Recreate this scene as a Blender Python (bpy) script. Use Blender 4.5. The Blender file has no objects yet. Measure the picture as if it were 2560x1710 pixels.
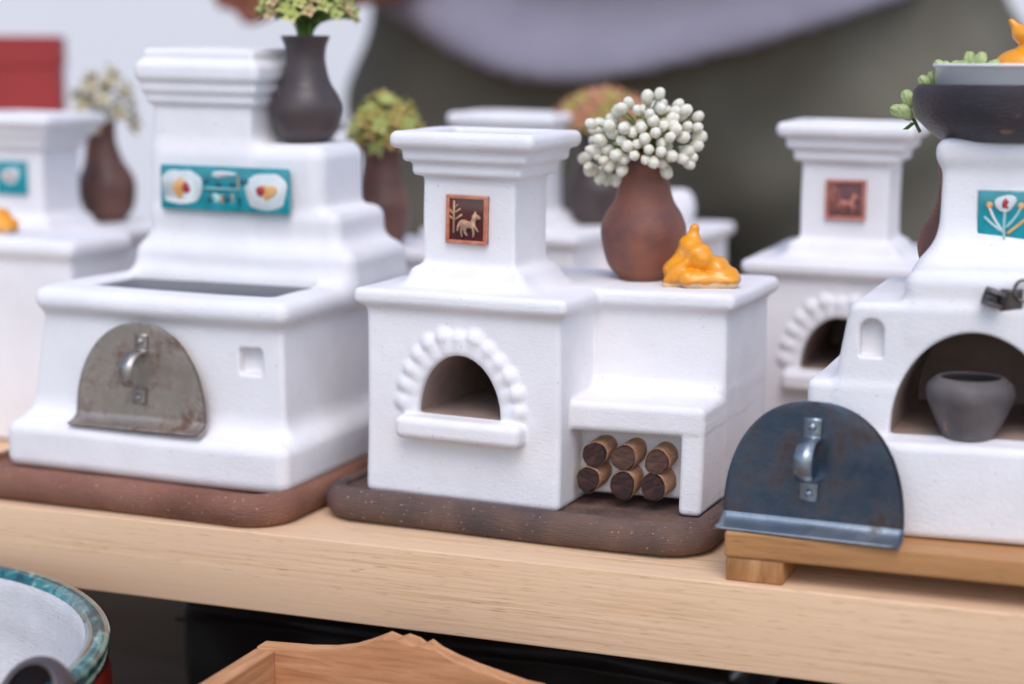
import bpy, bmesh, math, random
import numpy as np
from mathutils import Vector, Matrix
random.seed(7); rng = np.random.default_rng(7)
U = 0.01                                    # everything below is written in centimetres
S = bpy.context.scene
COL = S.collection
rad = math.radians

# ------------------------------------------------------------------ camera, sky, sun, exposure
F, HOR, YAW, HEYE = 4400.0, 150.0, rad(21), 17.6   # focal length in photo pixels, horizon row, yaw against the table, eye height over the table
PITCH = math.atan((855 - HOR) / F)
fh = np.array([-math.sin(YAW), math.cos(YAW), 0.0]); zz_ = np.array([0, 0, 1.0])
cr = np.array([math.cos(YAW), math.sin(YAW), 0.0])
fw = math.cos(PITCH) * fh - math.sin(PITCH) * zz_
cu = math.sin(PITCH) * fh + math.cos(PITCH) * zz_
d0 = HEYE / math.tan(PITCH + math.atan((1400 - 855) / F))
CAM = -d0 * fh + HEYE * zz_
def ray(x, y): return fw * F + cr * (x - 1280) - cu * (y - 855)
def onz(x, y, z):
    d = ray(x, y); return CAM + d * ((z - CAM[2]) / d[2])
def fy(x, y, Y):
    d = ray(x, y); return CAM + d * ((Y - CAM[1]) / d[1])

cd = bpy.data.cameras.new('camera'); cam = bpy.data.objects.new('camera', cd); COL.objects.link(cam)
cd.sensor_width = 36; cd.lens = F / 2560 * 36
cd.clip_start = 0.02; cd.clip_end = 200
cam.matrix_world = Matrix(((cr[0], cu[0], -fw[0], CAM[0]*U), (cr[1], cu[1], -fw[1], CAM[1]*U), (cr[2], cu[2], -fw[2], CAM[2]*U), (0, 0, 0, 1)))
cd.dof.use_dof = True; cd.dof.focus_distance = 0.637; cd.dof.aperture_fstop = 4.6
S.camera = cam

w = bpy.data.worlds.new('World'); S.world = w; w.use_nodes = True
nt = w.node_tree
sky = nt.nodes.new('ShaderNodeTexSky'); sky.sky_type = 'NISHITA'; sky.sun_disc = False
SUN_EL, SUN_AZ = rad(55), rad(158)          # azimuth measured from +Y towards +X: behind the camera, to its left
sky.sun_elevation = SUN_EL; sky.sun_rotation = SUN_AZ
sky.air_density = 1.0; sky.dust_density = 1.8; sky.ozone_density = 1.0
nt.links.new(sky.outputs[0], nt.nodes['Background'].inputs[0]); nt.nodes['Background'].inputs[1].default_value = 0.15
ld = bpy.data.lights.new('sun', 'SUN'); sun = bpy.data.objects.new('sun', ld); COL.objects.link(sun)
ld.energy = 0.85; ld.angle = rad(42); ld.color = (1.0, 0.965, 1.0)
sd = Vector((math.sin(SUN_AZ)*math.cos(SUN_EL), math.cos(SUN_AZ)*math.cos(SUN_EL), math.sin(SUN_EL)))
sun.rotation_euler = sd.to_track_quat('Z', 'Y').to_euler()
S.view_settings.view_transform = 'Standard'; S.view_settings.look = 'None'
S.view_settings.exposure = 0.5; S.view_settings.gamma = 1.0

# ------------------------------------------------------------------ materials
def link(nt, a, b): nt.links.new(a, b)
def newmat(name):
    m = bpy.data.materials.new(name); m.use_nodes = True
    n = m.node_tree; b = n.nodes['Principled BSDF']
    tc = n.nodes.new('ShaderNodeTexCoord'); mp = n.nodes.new('ShaderNodeMapping')
    mp.inputs['Scale'].default_value = (100, 100, 100)
    link(n, tc.outputs['Object'], mp.inputs[0])
    return m, n, b, mp.outputs[0]
def noise(n, vec, scale, detail=4, rough=0.55, stretch=None, dist=0):
    if stretch:
        mp = n.nodes.new('ShaderNodeMapping'); mp.inputs['Scale'].default_value = stretch
        link(n, vec, mp.inputs[0]); vec = mp.outputs[0]
    t = n.nodes.new('ShaderNodeTexNoise'); t.inputs['Scale'].default_value = scale
    t.inputs['Detail'].default_value = detail; t.inputs['Roughness'].default_value = rough
    t.inputs['Distortion'].default_value = dist
    link(n, vec, t.inputs['Vector']); return t.outputs['Fac']
def ramp(n, fac, stops):
    r = n.nodes.new('ShaderNodeValToRGB'); e = r.color_ramp.elements
    while len(e) < len(stops): e.new(0.5)
    for k, (p, c) in enumerate(stops):
        e[k].position = p; e[k].color = (*c, 1) if len(c) == 3 else c
    link(n, fac, r.inputs[0]); return r.outputs[0]
def mix(n, fac, a, b):
    m = n.nodes.new('ShaderNodeMix'); m.data_type = 'RGBA'
    for s, v in ((m.inputs[0], fac), (m.inputs[6], a), (m.inputs[7], b)):
        if isinstance(v, (int, float)): s.default_value = v
        elif isinstance(v, tuple): s.default_value = (*v, 1)
        else: link(n, v, s)
    return m.outputs[2]
def bump(n, b, facs, prev=None):
    for fac, strength, dist in facs:
        k = n.nodes.new('ShaderNodeBump'); k.inputs['Strength'].default_value = strength
        k.inputs['Distance'].default_value = dist * U
        link(n, fac, k.inputs['Height'])
        if prev is not None: link(n, prev, k.inputs['Normal'])
        prev = k.outputs[0]
    link(n, prev, b.inputs['Normal'])
def mono(n, fac, lo, hi): return ramp(n, fac, [(lo, (0, 0, 0)), (hi, (1, 1, 1))])

def clay_mat(name, c1, c2, rough=0.85, grain=0.5, specks=None, streak=None, nscale=0.6, spec=0.3, coat=0, streak_s=0.9):
    m, n, b, v = newmat(name)
    col = ramp(n, noise(n, v, nscale, 5), [(0.35, c1), (0.68, c2)])
    bl = [(noise(n, v, 9, 3, 0.6), grain, 0.02), (noise(n, v, 28, 2, 0.6), grain * 0.8, 0.01), (noise(n, v, 1.1, 3), grain * 0.35, 0.1)]
    if streak: bl.append((noise(n, v, 7, 4, 0.6, stretch=streak), streak_s, 0.1))
    if specks:
        sc, lo, sp = specks
        f = mono(n, noise(n, v, sc, 1, 0.5), lo, lo + 0.03)
        col = mix(n, f, col, sp); bl.append((f, 0.4, 0.02))
    link(n, col, b.inputs['Base Color']); b.inputs['Roughness'].default_value = rough
    b.inputs['Specular IOR Level'].default_value = spec
    if coat: b.inputs['Coat Weight'].default_value = coat; b.inputs['Coat Roughness'].default_value = 0.12
    bump(n, b, bl); return m
def wood_mat(name, dark, mid, light, along=(0.18, 5, 5), rough=0.6, fibre=False):
    m, n, b, v = newmat(name)
    f1 = noise(n, v, 1.0, 6, 0.62, stretch=along, dist=0.25)
    f2 = noise(n, v, 4.0, 3, 0.6, stretch=(along[0]*1.4, along[1]*1.4, along[2]*1.4))
    f3 = noise(n, v, 0.16, 3, 0.5)
    col = ramp(n, f1, [(0.28, dark), (0.5, mid), (0.74, light)])
    col = mix(n, mono(n, f2, 0.56, 0.78), col, dark)
    col = mix(n, mono(n, f3, 0.45, 0.75), col, mid)
    if fibre:
        f4 = noise(n, v, 1.0, 2, 0.5, stretch=(0.9, 14, 14)); col = mix(n, mono(n, f4, 0.60, 0.72), col, tuple(x*0.8 for x in dark))
        f5 = noise(n, v, 1.0, 3, 0.6, stretch=(0.035, 0.55, 0.55), dist=0.4); col = mix(n, mono(n, f5, 0.42, 0.7), col, tuple(x*0.55+y*0.5 for x, y in zip(dark, light)))
    link(n, col, b.inputs['Base Color']); b.inputs['Roughness'].default_value = rough
    b.inputs['Specular IOR Level'].default_value = 0.3
    bump(n, b, [(f1, 0.18, 0.05), (f2, 0.3, 0.025)]); return m
def plain(name, c, rough=0.6, metallic=0, coat=0, c2=None, nscale=2.5, bumps=0.15, spec=0.4):
    m, n, b, v = newmat(name)
    f = noise(n, v, nscale, 4)
    c2 = c2 or tuple(x * 0.78 for x in c)
    link(n, ramp(n, f, [(0.33, c), (0.7, c2)]), b.inputs['Base Color'])
    b.inputs['Roughness'].default_value = rough; b.inputs['Metallic'].default_value = metallic
    b.inputs['Specular IOR Level'].default_value = spec
    if coat: b.inputs['Coat Weight'].default_value = coat; b.inputs['Coat Roughness'].default_value = 0.05
    if bumps: bump(n, b, [(noise(n, v, nscale * 4, 3), bumps, 0.03)])
    return m

M = {}
M['white'] = clay_mat('white_slip', (0.80, 0.775, 0.78), (0.855, 0.835, 0.84), 0.9, 0.7, (7.5, 0.758, (0.55, 0.5, 0.47)), (0.5, 0.5, 1.6), 0.45, spec=0.2, streak_s=0.14)
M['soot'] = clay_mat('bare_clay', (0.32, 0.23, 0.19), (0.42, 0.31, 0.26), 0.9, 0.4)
M['terra'] = clay_mat('terracotta', (0.20, 0.085, 0.058), (0.31, 0.145, 0.095), 0.72, 0.6, (8, 0.71, (0.5, 0.3, 0.2)), (0.35, 0.35, 3), 0.35)
M['darkclay'] = clay_mat('dark_clay', (0.08, 0.058, 0.054), (0.185, 0.108, 0.08), 0.7, 0.6, (8, 0.705, (0.42, 0.28, 0.2)), (0.35, 0.35, 3), 0.5)
M['vase_red'] = clay_mat('vase_red', (0.14, 0.062, 0.055), (0.30, 0.108, 0.06), 0.46, 0.22, None, (0.6, 0.6, 3), 0.55, 0.35, streak_s=0.4)
M['vase_dark'] = clay_mat('vase_dark', (0.06, 0.046, 0.048), (0.085, 0.056, 0.052), 0.4, 0.15, (0.9, 0.73, (0.30, 0.11, 0.05)), None, 0.6, 0.5)
M['vase_brown'] = clay_mat('vase_brown', (0.10, 0.05, 0.04), (0.19, 0.085, 0.06), 0.45, 0.2, None, None, 0.5, 0.4)
M['pot'] = clay_mat('smoked_pot', (0.085, 0.075, 0.077), (0.15, 0.125, 0.12), 0.5, 0.35, (2.2, 0.72, (0.28, 0.16, 0.115)), (0.4, 0.4, 3), 0.9, 0.4, streak_s=0.35)
M['dish'] = clay_mat('smoked_dish', (0.016, 0.012, 0.018), (0.038, 0.02, 0.024), 0.28, 0.2, (1.1, 0.74, (0.22, 0.08, 0.05)), (0.5, 0.5, 2.5), 0.5, 0.5)
M['table'] = wood_mat('pale_wood', (0.57, 0.34, 0.18), (0.77, 0.52, 0.32), (0.84, 0.62, 0.43), (0.12, 8, 8), 0.5, fibre=True)
M['board'] = wood_mat('oiled_wood', (0.25, 0.105, 0.035), (0.47, 0.225, 0.085), (0.62, 0.345, 0.155), (0.2, 4, 4), 0.42, fibre=True)
M['board_foot'] = wood_mat('oiled_wood_end', (0.22, 0.09, 0.035), (0.42, 0.20, 0.075), (0.58, 0.33, 0.15), (1.6, 3, 0.25), 0.5)
M['tray'] = wood_mat('reddish_wood', (0.38, 0.16, 0.07), (0.56, 0.27, 0.125), (0.68, 0.38, 0.2), (0.3, 4, 4), 0.5)
M['tray_side'] = wood_mat('reddish_wood_side', (0.38, 0.16, 0.07), (0.56, 0.27, 0.125), (0.68, 0.38, 0.2), (4, 0.3, 4), 0.5)
M['grey_wood'] = wood_mat('weathered_wood', (0.15, 0.12, 0.10), (0.24, 0.20, 0.17), (0.34, 0.28, 0.23), (0.2, 4, 4), 0.8)
M['bark'] = clay_mat('bark', (0.40, 0.20, 0.11), (0.60, 0.36, 0.22), 0.8, 0.8, None, (3, 0.4, 3), 1.5)
M['log_end'] = wood_mat('log_end', (0.012, 0.008, 0.012), (0.045, 0.022, 0.02), (0.15, 0.065, 0.04), (1.2, 1.2, 6), 0.6)
M['log_end_pale'] = wood_mat('log_end_pale', (0.03, 0.016, 0.018), (0.10, 0.05, 0.038), (0.24, 0.115, 0.07), (1.4, 1.4, 7), 0.6)
M['plate'] = plain('stove_plate', (0.07, 0.07, 0.082), 0.45, 0.0, c2=(0.095, 0.095, 0.11))
def steel(name, c1, c2, rust, rlo, r1, r2, scale=0.7):
    m, n, b, v = newmat(name)
    col = ramp(n, noise(n, v, scale, 5, 0.6), [(0.35, c1), (0.65, c2)])
    f = mono(n, noise(n, v, 0.75, 8, 0.72, dist=0.15), rlo, rlo + 0.16)
    link(n, mix(n, f, col, rust), b.inputs['Base Color'])
    mt = n.nodes.new('ShaderNodeMapRange'); mt.inputs[3].default_value = 0.9; mt.inputs[4].default_value = 0.25
    link(n, f, mt.inputs[0]); link(n, mt.outputs[0], b.inputs['Metallic'])
    rr = n.nodes.new('ShaderNodeMapRange'); rr.inputs[3].default_value = r1; rr.inputs[4].default_value = r2
    link(n, noise(n, v, 3.2, 4), rr.inputs[0]); link(n, rr.outputs[0], b.inputs['Roughness'])
    bump(n, b, [(noise(n, v, 6, 4, 0.65), 0.2, 0.03), (noise(n, v, 0.5, 2), 0.25, 0.12)]); return m
M['steel_blue'] = steel('blued_steel', (0.075, 0.11, 0.16), (0.13, 0.15, 0.185), (0.07, 0.045, 0.042), 0.47, 0.22, 0.42)
M['steel_grey'] = steel('tarnished_steel', (0.40, 0.33, 0.27), (0.52, 0.45, 0.39), (0.16, 0.095, 0.065), 0.48, 0.32, 0.6)
M['steel_mid'] = steel('pale_highlight_steel', (0.26, 0.31, 0.36), (0.38, 0.42, 0.45), (0.12, 0.09, 0.08), 0.58, 0.25, 0.45)  # paler blue steel; on the shutter flange its brightness paints in the sky highlight
M['steel_pale'] = steel('bright_steel', (0.34, 0.30, 0.27), (0.48, 0.44, 0.41), (0.22, 0.16, 0.13), 0.6, 0.36, 0.5)
M['steel_dark'] = steel('dark_steel', (0.15, 0.13, 0.12), (0.22, 0.2, 0.19), (0.12, 0.07, 0.05), 0.55, 0.35, 0.6)
M['alu'] = plain('aluminium', (0.9, 0.89, 0.89), 0.3, 0.1, c2=(0.84, 0.83, 0.84), nscale=1.2, bumps=0.05)
M['stem'] = plain('stem_green', (0.13, 0.19, 0.05), 0.6, c2=(0.24, 0.27, 0.1))
M['leaf'] = plain('leaf_green', (0.09, 0.20, 0.03), 0.5, c2=(0.17, 0.30, 0.06))
M['bud_white'] = plain('bud_white', (0.85, 0.82, 0.73), 0.7, c2=(0.70, 0.66, 0.48), nscale=3.2, bumps=0.5)
M['bud_green'] = plain('bud_green', (0.30, 0.42, 0.12), 0.55, c2=(0.55, 0.58, 0.32), nscale=3.5, bumps=0.3)
M['petal_lime'] = plain('petal_lime', (0.42, 0.50, 0.12), 0.6, c2=(0.56, 0.52, 0.22), nscale=1.3)
M['petal_blush'] = plain('petal_blush', (0.52, 0.50, 0.2), 0.6, c2=(0.62, 0.36, 0.24), nscale=1.6)
M['petal_olive'] = plain('petal_olive', (0.36, 0.38, 0.08), 0.6, c2=(0.55, 0.30, 0.13), nscale=0.8)
M['petal_rose'] = plain('petal_rose', (0.55, 0.20, 0.15), 0.6, c2=(0.45, 0.36, 0.11), nscale=0.9)
M['petal_dry'] = plain('petal_dry', (0.58, 0.50, 0.34), 0.8, c2=(0.42, 0.36, 0.22), nscale=2)
M['glaze_maroon'] = plain('glaze_maroon', (0.10, 0.012, 0.014), 0.25, coat=0.8, c2=(0.055, 0.012, 0.018), nscale=2)
M['glaze_border'] = plain('glaze_border', (0.50, 0.13, 0.07), 0.3, coat=0.6, c2=(0.62, 0.27, 0.16), nscale=3)
M['glaze_cream'] = plain('glaze_cream', (0.60, 0.37, 0.22), 0.35, coat=0.5, c2=(0.44, 0.22, 0.12), nscale=5)
M['tile_brick'] = plain('tile_brick', (0.48, 0.16, 0.11), 0.5, c2=(0.55, 0.22, 0.16), nscale=2)
M['tile_mauve'] = plain('tile_mauve', (0.14, 0.06, 0.065), 0.5, c2=(0.2, 0.09, 0.09), nscale=2)
M['teal'] = plain('glaze_teal', (0.0, 0.21, 0.25), 0.15, coat=1.0, c2=(0.01, 0.34, 0.40), nscale=1.6, bumps=0.25)
M['teal_dark'] = plain('glaze_teal_dark', (0.0, 0.09, 0.12), 0.15, coat=1.0, c2=(0.0, 0.16, 0.2), nscale=1.6)
M['teal_pale'] = plain('glaze_teal_pale', (0.25, 0.55, 0.58), 0.2, coat=1.0, c2=(0.45, 0.62, 0.58), nscale=2.5)
M['tile_white'] = plain('glaze_white', (0.74, 0.72, 0.70), 0.2, coat=0.8, c2=(0.55, 0.66, 0.66), nscale=2)
M['tile_orange'] = plain('glaze_amber', (0.72, 0.33, 0.06), 0.3, coat=0.6, c2=(0.75, 0.5, 0.25), nscale=1.5)
M['tile_red'] = plain('glaze_red', (0.42, 0.025, 0.04), 0.3, coat=0.6)
M['red_box'] = plain('red_card', (0.36, 0.035, 0.035), 0.6, nscale=0.1, bumps=0)
M['black_plastic'] = plain('black_plastic', (0.008, 0.008, 0.008), 0.35, c2=(0.014, 0.013, 0.012), nscale=0.4, bumps=0.3)
M['cardboard'] = plain('brown_card', (0.20, 0.12, 0.055), 0.8, c2=(0.13, 0.075, 0.035), nscale=0.4)
M['plaster'] = plain('white_plaster', (0.80, 0.80, 0.82), 0.9, c2=(0.76, 0.76, 0.78), nscale=0.02, bumps=0)
M['paving'] = clay_mat('paving', (0.12, 0.105, 0.095), (0.24, 0.205, 0.18), 0.9, 0.3, None, None, 0.08)
M['skin'] = plain('skin', (0.40, 0.16, 0.105), 0.5, c2=(0.34, 0.13, 0.085), nscale=0.3, bumps=0.05)
M['hair'] = plain('hair', (0.03, 0.02, 0.015), 0.6)
M['shirt'] = plain('shirt_cloth', (0.25, 0.235, 0.285), 0.95, c2=(0.21, 0.195, 0.24), nscale=0.2, bumps=0.1, spec=0.1)
M['trousers'] = plain('trouser_cloth', (0.155, 0.145, 0.115), 0.95, c2=(0.125, 0.115, 0.09), nscale=0.15, bumps=0.1, spec=0.1)
M['shoe'] = plain('shoe_leather', (0.03, 0.025, 0.02), 0.5)

def orange_mat():
    m, n, b, v = newmat('orange_glaze')
    sx = n.nodes.new('ShaderNodeSeparateXYZ'); link(n, v, sx.inputs[0])
    nz = noise(n, v, 1.6, 5, 0.6)
    ad = n.nodes.new('ShaderNodeMath'); ad.operation = 'MULTIPLY_ADD'; link(n, nz, ad.inputs[0]); ad.inputs[1].default_value = -0.42; link(n, sx.outputs[2], ad.inputs[2])
    base = ramp(n, ad.outputs[0], [(-0.0, (0.66, 0.47, 0.27)), (0.005, (0.62, 0.42, 0.22)), (0.05, (0.52, 0.17, 0.015)), (0.2, (0.88, 0.33, 0.0))])
    wear = mono(n, noise(n, v, 1.4, 8, 0.75), 0.58, 0.68)
    link(n, mix(n, wear, base, (0.78, 0.45, 0.17)), b.inputs['Base Color'])
    b.inputs['Roughness'].default_value = 0.4; b.inputs['Coat Weight'].default_value = 0.7; b.inputs['Coat Roughness'].default_value = 0.08
    bump(n, b, [(noise(n, v, 3, 4), 0.25, 0.06), (noise(n, v, 12, 2), 0.15, 0.02)]); return m
M['orange'] = orange_mat()
def rim_mat():
    m, n, b, v = newmat('rim_glaze')
    f = noise(n, v, 0.9, 7, 0.7, stretch=(1, 1, 0.35), dist=1.0)
    col = ramp(n, f, [(0.38, (0.005, 0.03, 0.04)), (0.5, (0.008, 0.11, 0.12)), (0.58, (0.05, 0.24, 0.21)), (0.65, (0.34, 0.40, 0.27)), (0.74, (0.03, 0.09, 0.09))])
    link(n, col, b.inputs['Base Color']); b.inputs['Roughness'].default_value = 0.12; b.inputs['Coat Weight'].default_value = 1
    bump(n, b, [(f, 0.2, 0.08)]); return m
M['rim'] = rim_mat()
M['glaze_scarlet'] = plain('glaze_scarlet', (0.42, 0.03, 0.012), 0.12, coat=1.0, c2=(0.25, 0.02, 0.01), nscale=0.5, bumps=0.1)
M['bowl_white'] = clay_mat('bowl_white', (0.66, 0.64, 0.64), (0.78, 0.76, 0.75), 0.45, 0.3, (6, 0.75, (0.45, 0.4, 0.36)), (0.3, 0.3, 4), 0.5, 0.4)

# ------------------------------------------------------------------ object helpers
def setp(o, label=None, cat=None, group=None, kind=None):
    for k, v in (('label', label), ('category', cat), ('group', group), ('kind', kind)):
        if v: o[k] = v
    return o
def thing(name, label, cat, loc, rz=0, group=None, rx=0, ry=0):
    o = bpy.data.objects.new(name, None); COL.objects.link(o)
    o.empty_display_size = 0.02
    o.location = Vector(loc) * U; o.rotation_euler = (rx, ry, rz)
    return setp(o, label, cat, group)
def mesh(name, verts, faces, mat, smooth=True, normals=None):
    me = bpy.data.meshes.new(name)
    v = np.asarray(verts, dtype=np.float64) * U
    me.from_pydata(v.tolist() if len(v) < 5000 else v, [], faces if isinstance(faces, list) else faces.tolist())
    me.polygons.foreach_set('use_smooth', [smooth] * len(me.polygons))
    me.materials.append(M[mat] if isinstance(mat, str) else mat)
    me.update()
    if normals is not None: me.normals_split_custom_set_from_vertices(normals.tolist())
    return me
def put(name, me, parent=None, loc=(0, 0, 0), rot=(0, 0, 0), scale=None):
    o = bpy.data.objects.new(name, me); COL.objects.link(o)
    o.parent = parent; o.location = Vector(loc) * U; o.rotation_euler = rot
    if scale is not None: o.scale = (scale,)*3 if isinstance(scale, (int, float)) else scale
    return o
def part(name, vf, mat, parent=None, loc=(0, 0, 0), rot=(0, 0, 0), smooth=True):
    return put(name, mesh(name, vf[0], vf[1], mat, smooth), parent, loc, rot)
def box(x0, x1, y0, y1, z0, z1, bev=0.1, seg=2):
    bm = bmesh.new(); bmesh.ops.create_cube(bm, size=1)
    for v in bm.verts:
        v.co = Vector((x0 + (v.co.x + .5) * (x1 - x0), y0 + (v.co.y + .5) * (y1 - y0), z0 + (v.co.z + .5) * (z1 - z0)))
    if bev: bmesh.ops.bevel(bm, geom=bm.edges[:], offset=bev, segments=seg, affect='EDGES', profile=0.6)
    return bm_out(bm)
def bm_out(bm):
    bm.verts.index_update()
    r = ([tuple(v.co) for v in bm.verts], [[v.index for v in f.verts] for f in bm.faces]); bm.free(); return r
def lathe(prof, n=56, wob=0.0, ph=0.0):
    v, f = [], []
    for k, (r, z) in enumerate(prof):
        for i in range(n):
            a = 2 * math.pi * i / n
            q = 1 + wob * (math.sin(2 * a + ph + z) + 0.6 * math.sin(3 * a + 1.7 * z))
            v.append((r * q * math.cos(a), r * q * math.sin(a), z))
    for k in range(len(prof) - 1):
        for i in range(n):
            j = (i + 1) % n; f.append([k*n+i, k*n+j, (k+1)*n+j, (k+1)*n+i])
    if prof[0][0] > 1e-3: f.append(list(range(n))[::-1])
    if prof[-1][0] > 1e-3: f.append([(len(prof)-1)*n+i for i in range(n)])
    return v, f
def curve_pts(pts, n):
    """smooth Catmull-Rom through pts"""
    P = np.array(pts, float); P = np.vstack([2*P[0]-P[1], P, 2*P[-1]-P[-2]]); out = []
    for i in range(1, len(P) - 2):
        for t in np.linspace(0, 1, n, endpoint=False):
            a, b, c, d = P[i-1], P[i], P[i+1], P[i+2]
            out.append(0.5 * ((2*b) + (-a+c)*t + (2*a-5*b+4*c-d)*t*t + (-a+3*b-3*c+d)*t**3))
    out.append(P[-2]); return [tuple(p) for p in out]
def tube(pts, r, n=6, taper=1.0):
    P = [Vector(p) for p in pts]; v, f = [], []
    for i, p in enumerate(P):
        d = (P[min(i+1, len(P)-1)] - P[max(i-1, 0)]).normalized()
        a = d.orthogonal().normalized(); b = d.cross(a)
        rr = r * (1 + (taper - 1) * i / max(1, len(P) - 1))
        for k in range(n):
            t = 2 * math.pi * k / n; v.append(tuple(p + (a * math.cos(t) + b * math.sin(t)) * rr))
    for i in range(len(P) - 1):
        for k in range(n):
            j = (k + 1) % n; f.append([i*n+k, i*n+j, (i+1)*n+j, (i+1)*n+k])
    f.append(list(range(n))[::-1]); f.append([(len(P)-1)*n+k for k in range(n)])
    return v, f
def prism(poly, y0, y1, bev=0.03):
    """polygon in x,z pushed from y0 (front, bevelled) to y1"""
    bm = bmesh.new(); a = [bm.verts.new((x, y0, z)) for x, z in poly]; b = [bm.verts.new((x, y1, z)) for x, z in poly]
    n = len(poly); fr = bm.faces.new(a); bm.faces.new(b[::-1])
    for i in range(n): bm.faces.new((a[i], b[i], b[(i+1) % n], a[(i+1) % n]))
    if bev: bmesh.ops.bevel(bm, geom=[e for e in fr.edges], offset=bev, segments=2, affect='EDGES', profile=0.5)
    bmesh.ops.recalc_face_normals(bm, faces=bm.faces[:]); return bm_out(bm)
def dup(root, name, loc, rz=None, label=None, group=None, skip=()):
    r = root.copy(); r.name = name; COL.objects.link(r); r.location = Vector(loc) * U
    if rz is not None: r.rotation_euler = (0, 0, rz)
    if label: r['label'] = label
    if group: r['group'] = group
    for ch in [o for o in COL.objects if o.parent == root]:
        if ch.name.split('.')[0] in skip: continue
        c = ch.copy(); COL.objects.link(c); c.parent = r
        for g in [o for o in COL.objects if o.parent == ch]:
            d = g.copy(); COL.objects.link(d); d.parent = c
    return r

# ------------------------------------------------------------------ signed distance modelling (soft hand-made clay)
def rbox(x, y, z, x0, x1, y0, y1, z0, z1, r=0.2):
    qx = np.abs(x - (x0+x1)/2) - ((x1-x0)/2 - r); qy = np.abs(y - (y0+y1)/2) - ((y1-y0)/2 - r); qz = np.abs(z - (z0+z1)/2) - ((z1-z0)/2 - r)
    return np.sqrt(np.maximum(qx, 0)**2 + np.maximum(qy, 0)**2 + np.maximum(qz, 0)**2) + np.minimum(np.maximum(qx, np.maximum(qy, qz)), 0) - r
def smin(a, b, k):
    h = np.maximum(k - np.abs(a - b), 0) / k; return np.minimum(a, b) - h*h*k*0.25
def smax(a, b, k): return -smin(-a, -b, k)
def capsule(x, y, z, a, b, r0, r1=None):
    r1 = r0 if r1 is None else r1
    ax, ay, az = a; bx, by, bz = b; dx, dy, dz = bx-ax, by-ay, bz-az
    h = np.clip(((x-ax)*dx + (y-ay)*dy + (z-az)*dz) / (dx*dx+dy*dy+dz*dz), 0, 1)
    return np.sqrt((x-ax-h*dx)**2 + (y-ay-h*dy)**2 + (z-az-h*dz)**2) - (r0 + (r1-r0)*h)
def ellip(x, y, z, c, r):
    k = np.sqrt(((x-c[0])/r[0])**2 + ((y-c[1])/r[1])**2 + ((z-c[2])/r[2])**2)
    return (k - 1) * min(r)
def surface_nets(f, lo, hi, h):
    g = [np.arange(l, u + h, h, dtype=np.float32) for l, u in zip(lo, hi)]
    X, Y, Z = np.meshgrid(*g, indexing='ij')
    V = f(X, Y, Z).astype(np.float32); del X, Y, Z
    n = V < 0
    c = sum(n[i:n.shape[0]-1+i, j:n.shape[1]-1+j, k:n.shape[2]-1+k].astype(np.int8) for i in (0, 1) for j in (0, 1) for k in (0, 1))
    act = np.argwhere((c > 0) & (c < 8)); idx = -np.ones(c.shape, np.int64); idx[tuple(act.T)] = np.arange(len(act))
    acc = np.zeros((len(act), 3)); cnt = np.zeros(len(act))
    cs = [(i, j, k) for i in (0, 1) for j in (0, 1) for k in (0, 1)]
    vals = {q: V[act[:, 0]+q[0], act[:, 1]+q[1], act[:, 2]+q[2]] for q in cs}
    for q in cs:
        for ax in range(3):
            if q[ax]: continue
            p = list(q); p[ax] = 1; p = tuple(p); a, b = vals[q], vals[p]
            m = (a < 0) != (b < 0); t = np.where(m, a / np.where(m, a - b, 1), 0)
            pt = np.tile(np.array(q, float), (len(act), 1)); pt[:, ax] += t
            acc[m] += pt[m]; cnt[m] += 1
    verts = (act + acc / cnt[:, None]) * h + np.array(lo)
    quads = []
    for ax in range(3):
        o1, o2 = [(1, 2), (2, 0), (0, 1)][ax]
        sl0 = [slice(None)]*3; sl1 = [slice(None)]*3; sl0[ax] = slice(None, -1); sl1[ax] = slice(1, None)
        a, b = n[tuple(sl0)], n[tuple(sl1)]
        e = np.argwhere(a != b); e = e[(e[:, o1] > 0) & (e[:, o2] > 0) & (e[:, o1] < c.shape[o1]) & (e[:, o2] < c.shape[o2])]
        def cell(d1, d2):
            q = e.copy(); q[:, o1] += d1; q[:, o2] += d2; return idx[tuple(q.T)]
        Q = np.stack([cell(-1, -1), cell(0, -1), cell(0, 0), cell(-1, 0)], 1)
        fl = ~a[tuple(e.T)]; Q[fl] = Q[fl][:, ::-1]; quads.append(Q)
    quads = np.vstack(quads); e = h * 0.6
    gr = np.stack([f(*(verts + d).T) - f(*(verts - d).T) for d in np.eye(3) * e], 1)
    return verts, quads, gr / np.maximum(np.linalg.norm(gr, axis=1, keepdims=True), 1e-9)
def sdf_parts(f, lo, hi, h, classify, origin=(0, 0, 0), mats=None, default='white'):
    """one smooth surface cut into named part meshes that meet without a seam"""
    v, q, nr = surface_nets(f, lo, hi, h)
    c = v[q].mean(1); names = classify(c[:, 0], c[:, 1], c[:, 2]) if classify else np.zeros(len(q), int)
    out = {}
    labels = classify.names if classify else ['body']
    for k, nm in enumerate(labels):
        fq = q[names == k]
        if not len(fq): continue
        used, inv = np.unique(fq, return_inverse=True)
        out[nm] = mesh(nm, v[used] - np.array(origin), inv.reshape(-1, 4), (mats or {}).get(nm, default), True, nr[used])
    return out
def wobble(x, y, z, a=0.05, k=0.55, s=0.0):
    return (x + a*np.sin(k*z*1.1+1.3+s) + a*0.6*np.sin(k*2.1*y+s), y + a*np.sin(k*x*1.2+0.4+s) + a*0.7*np.sin(k*1.9*z+2+s), z + a*0.8*np.sin(k*x*0.9+2.2+s) + a*0.5*np.sin(k*2.3*y+s))
def classifier(names, fn):
    def c(x, y, z): return fn(x, y, z)
    c.names = names; return c
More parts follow.
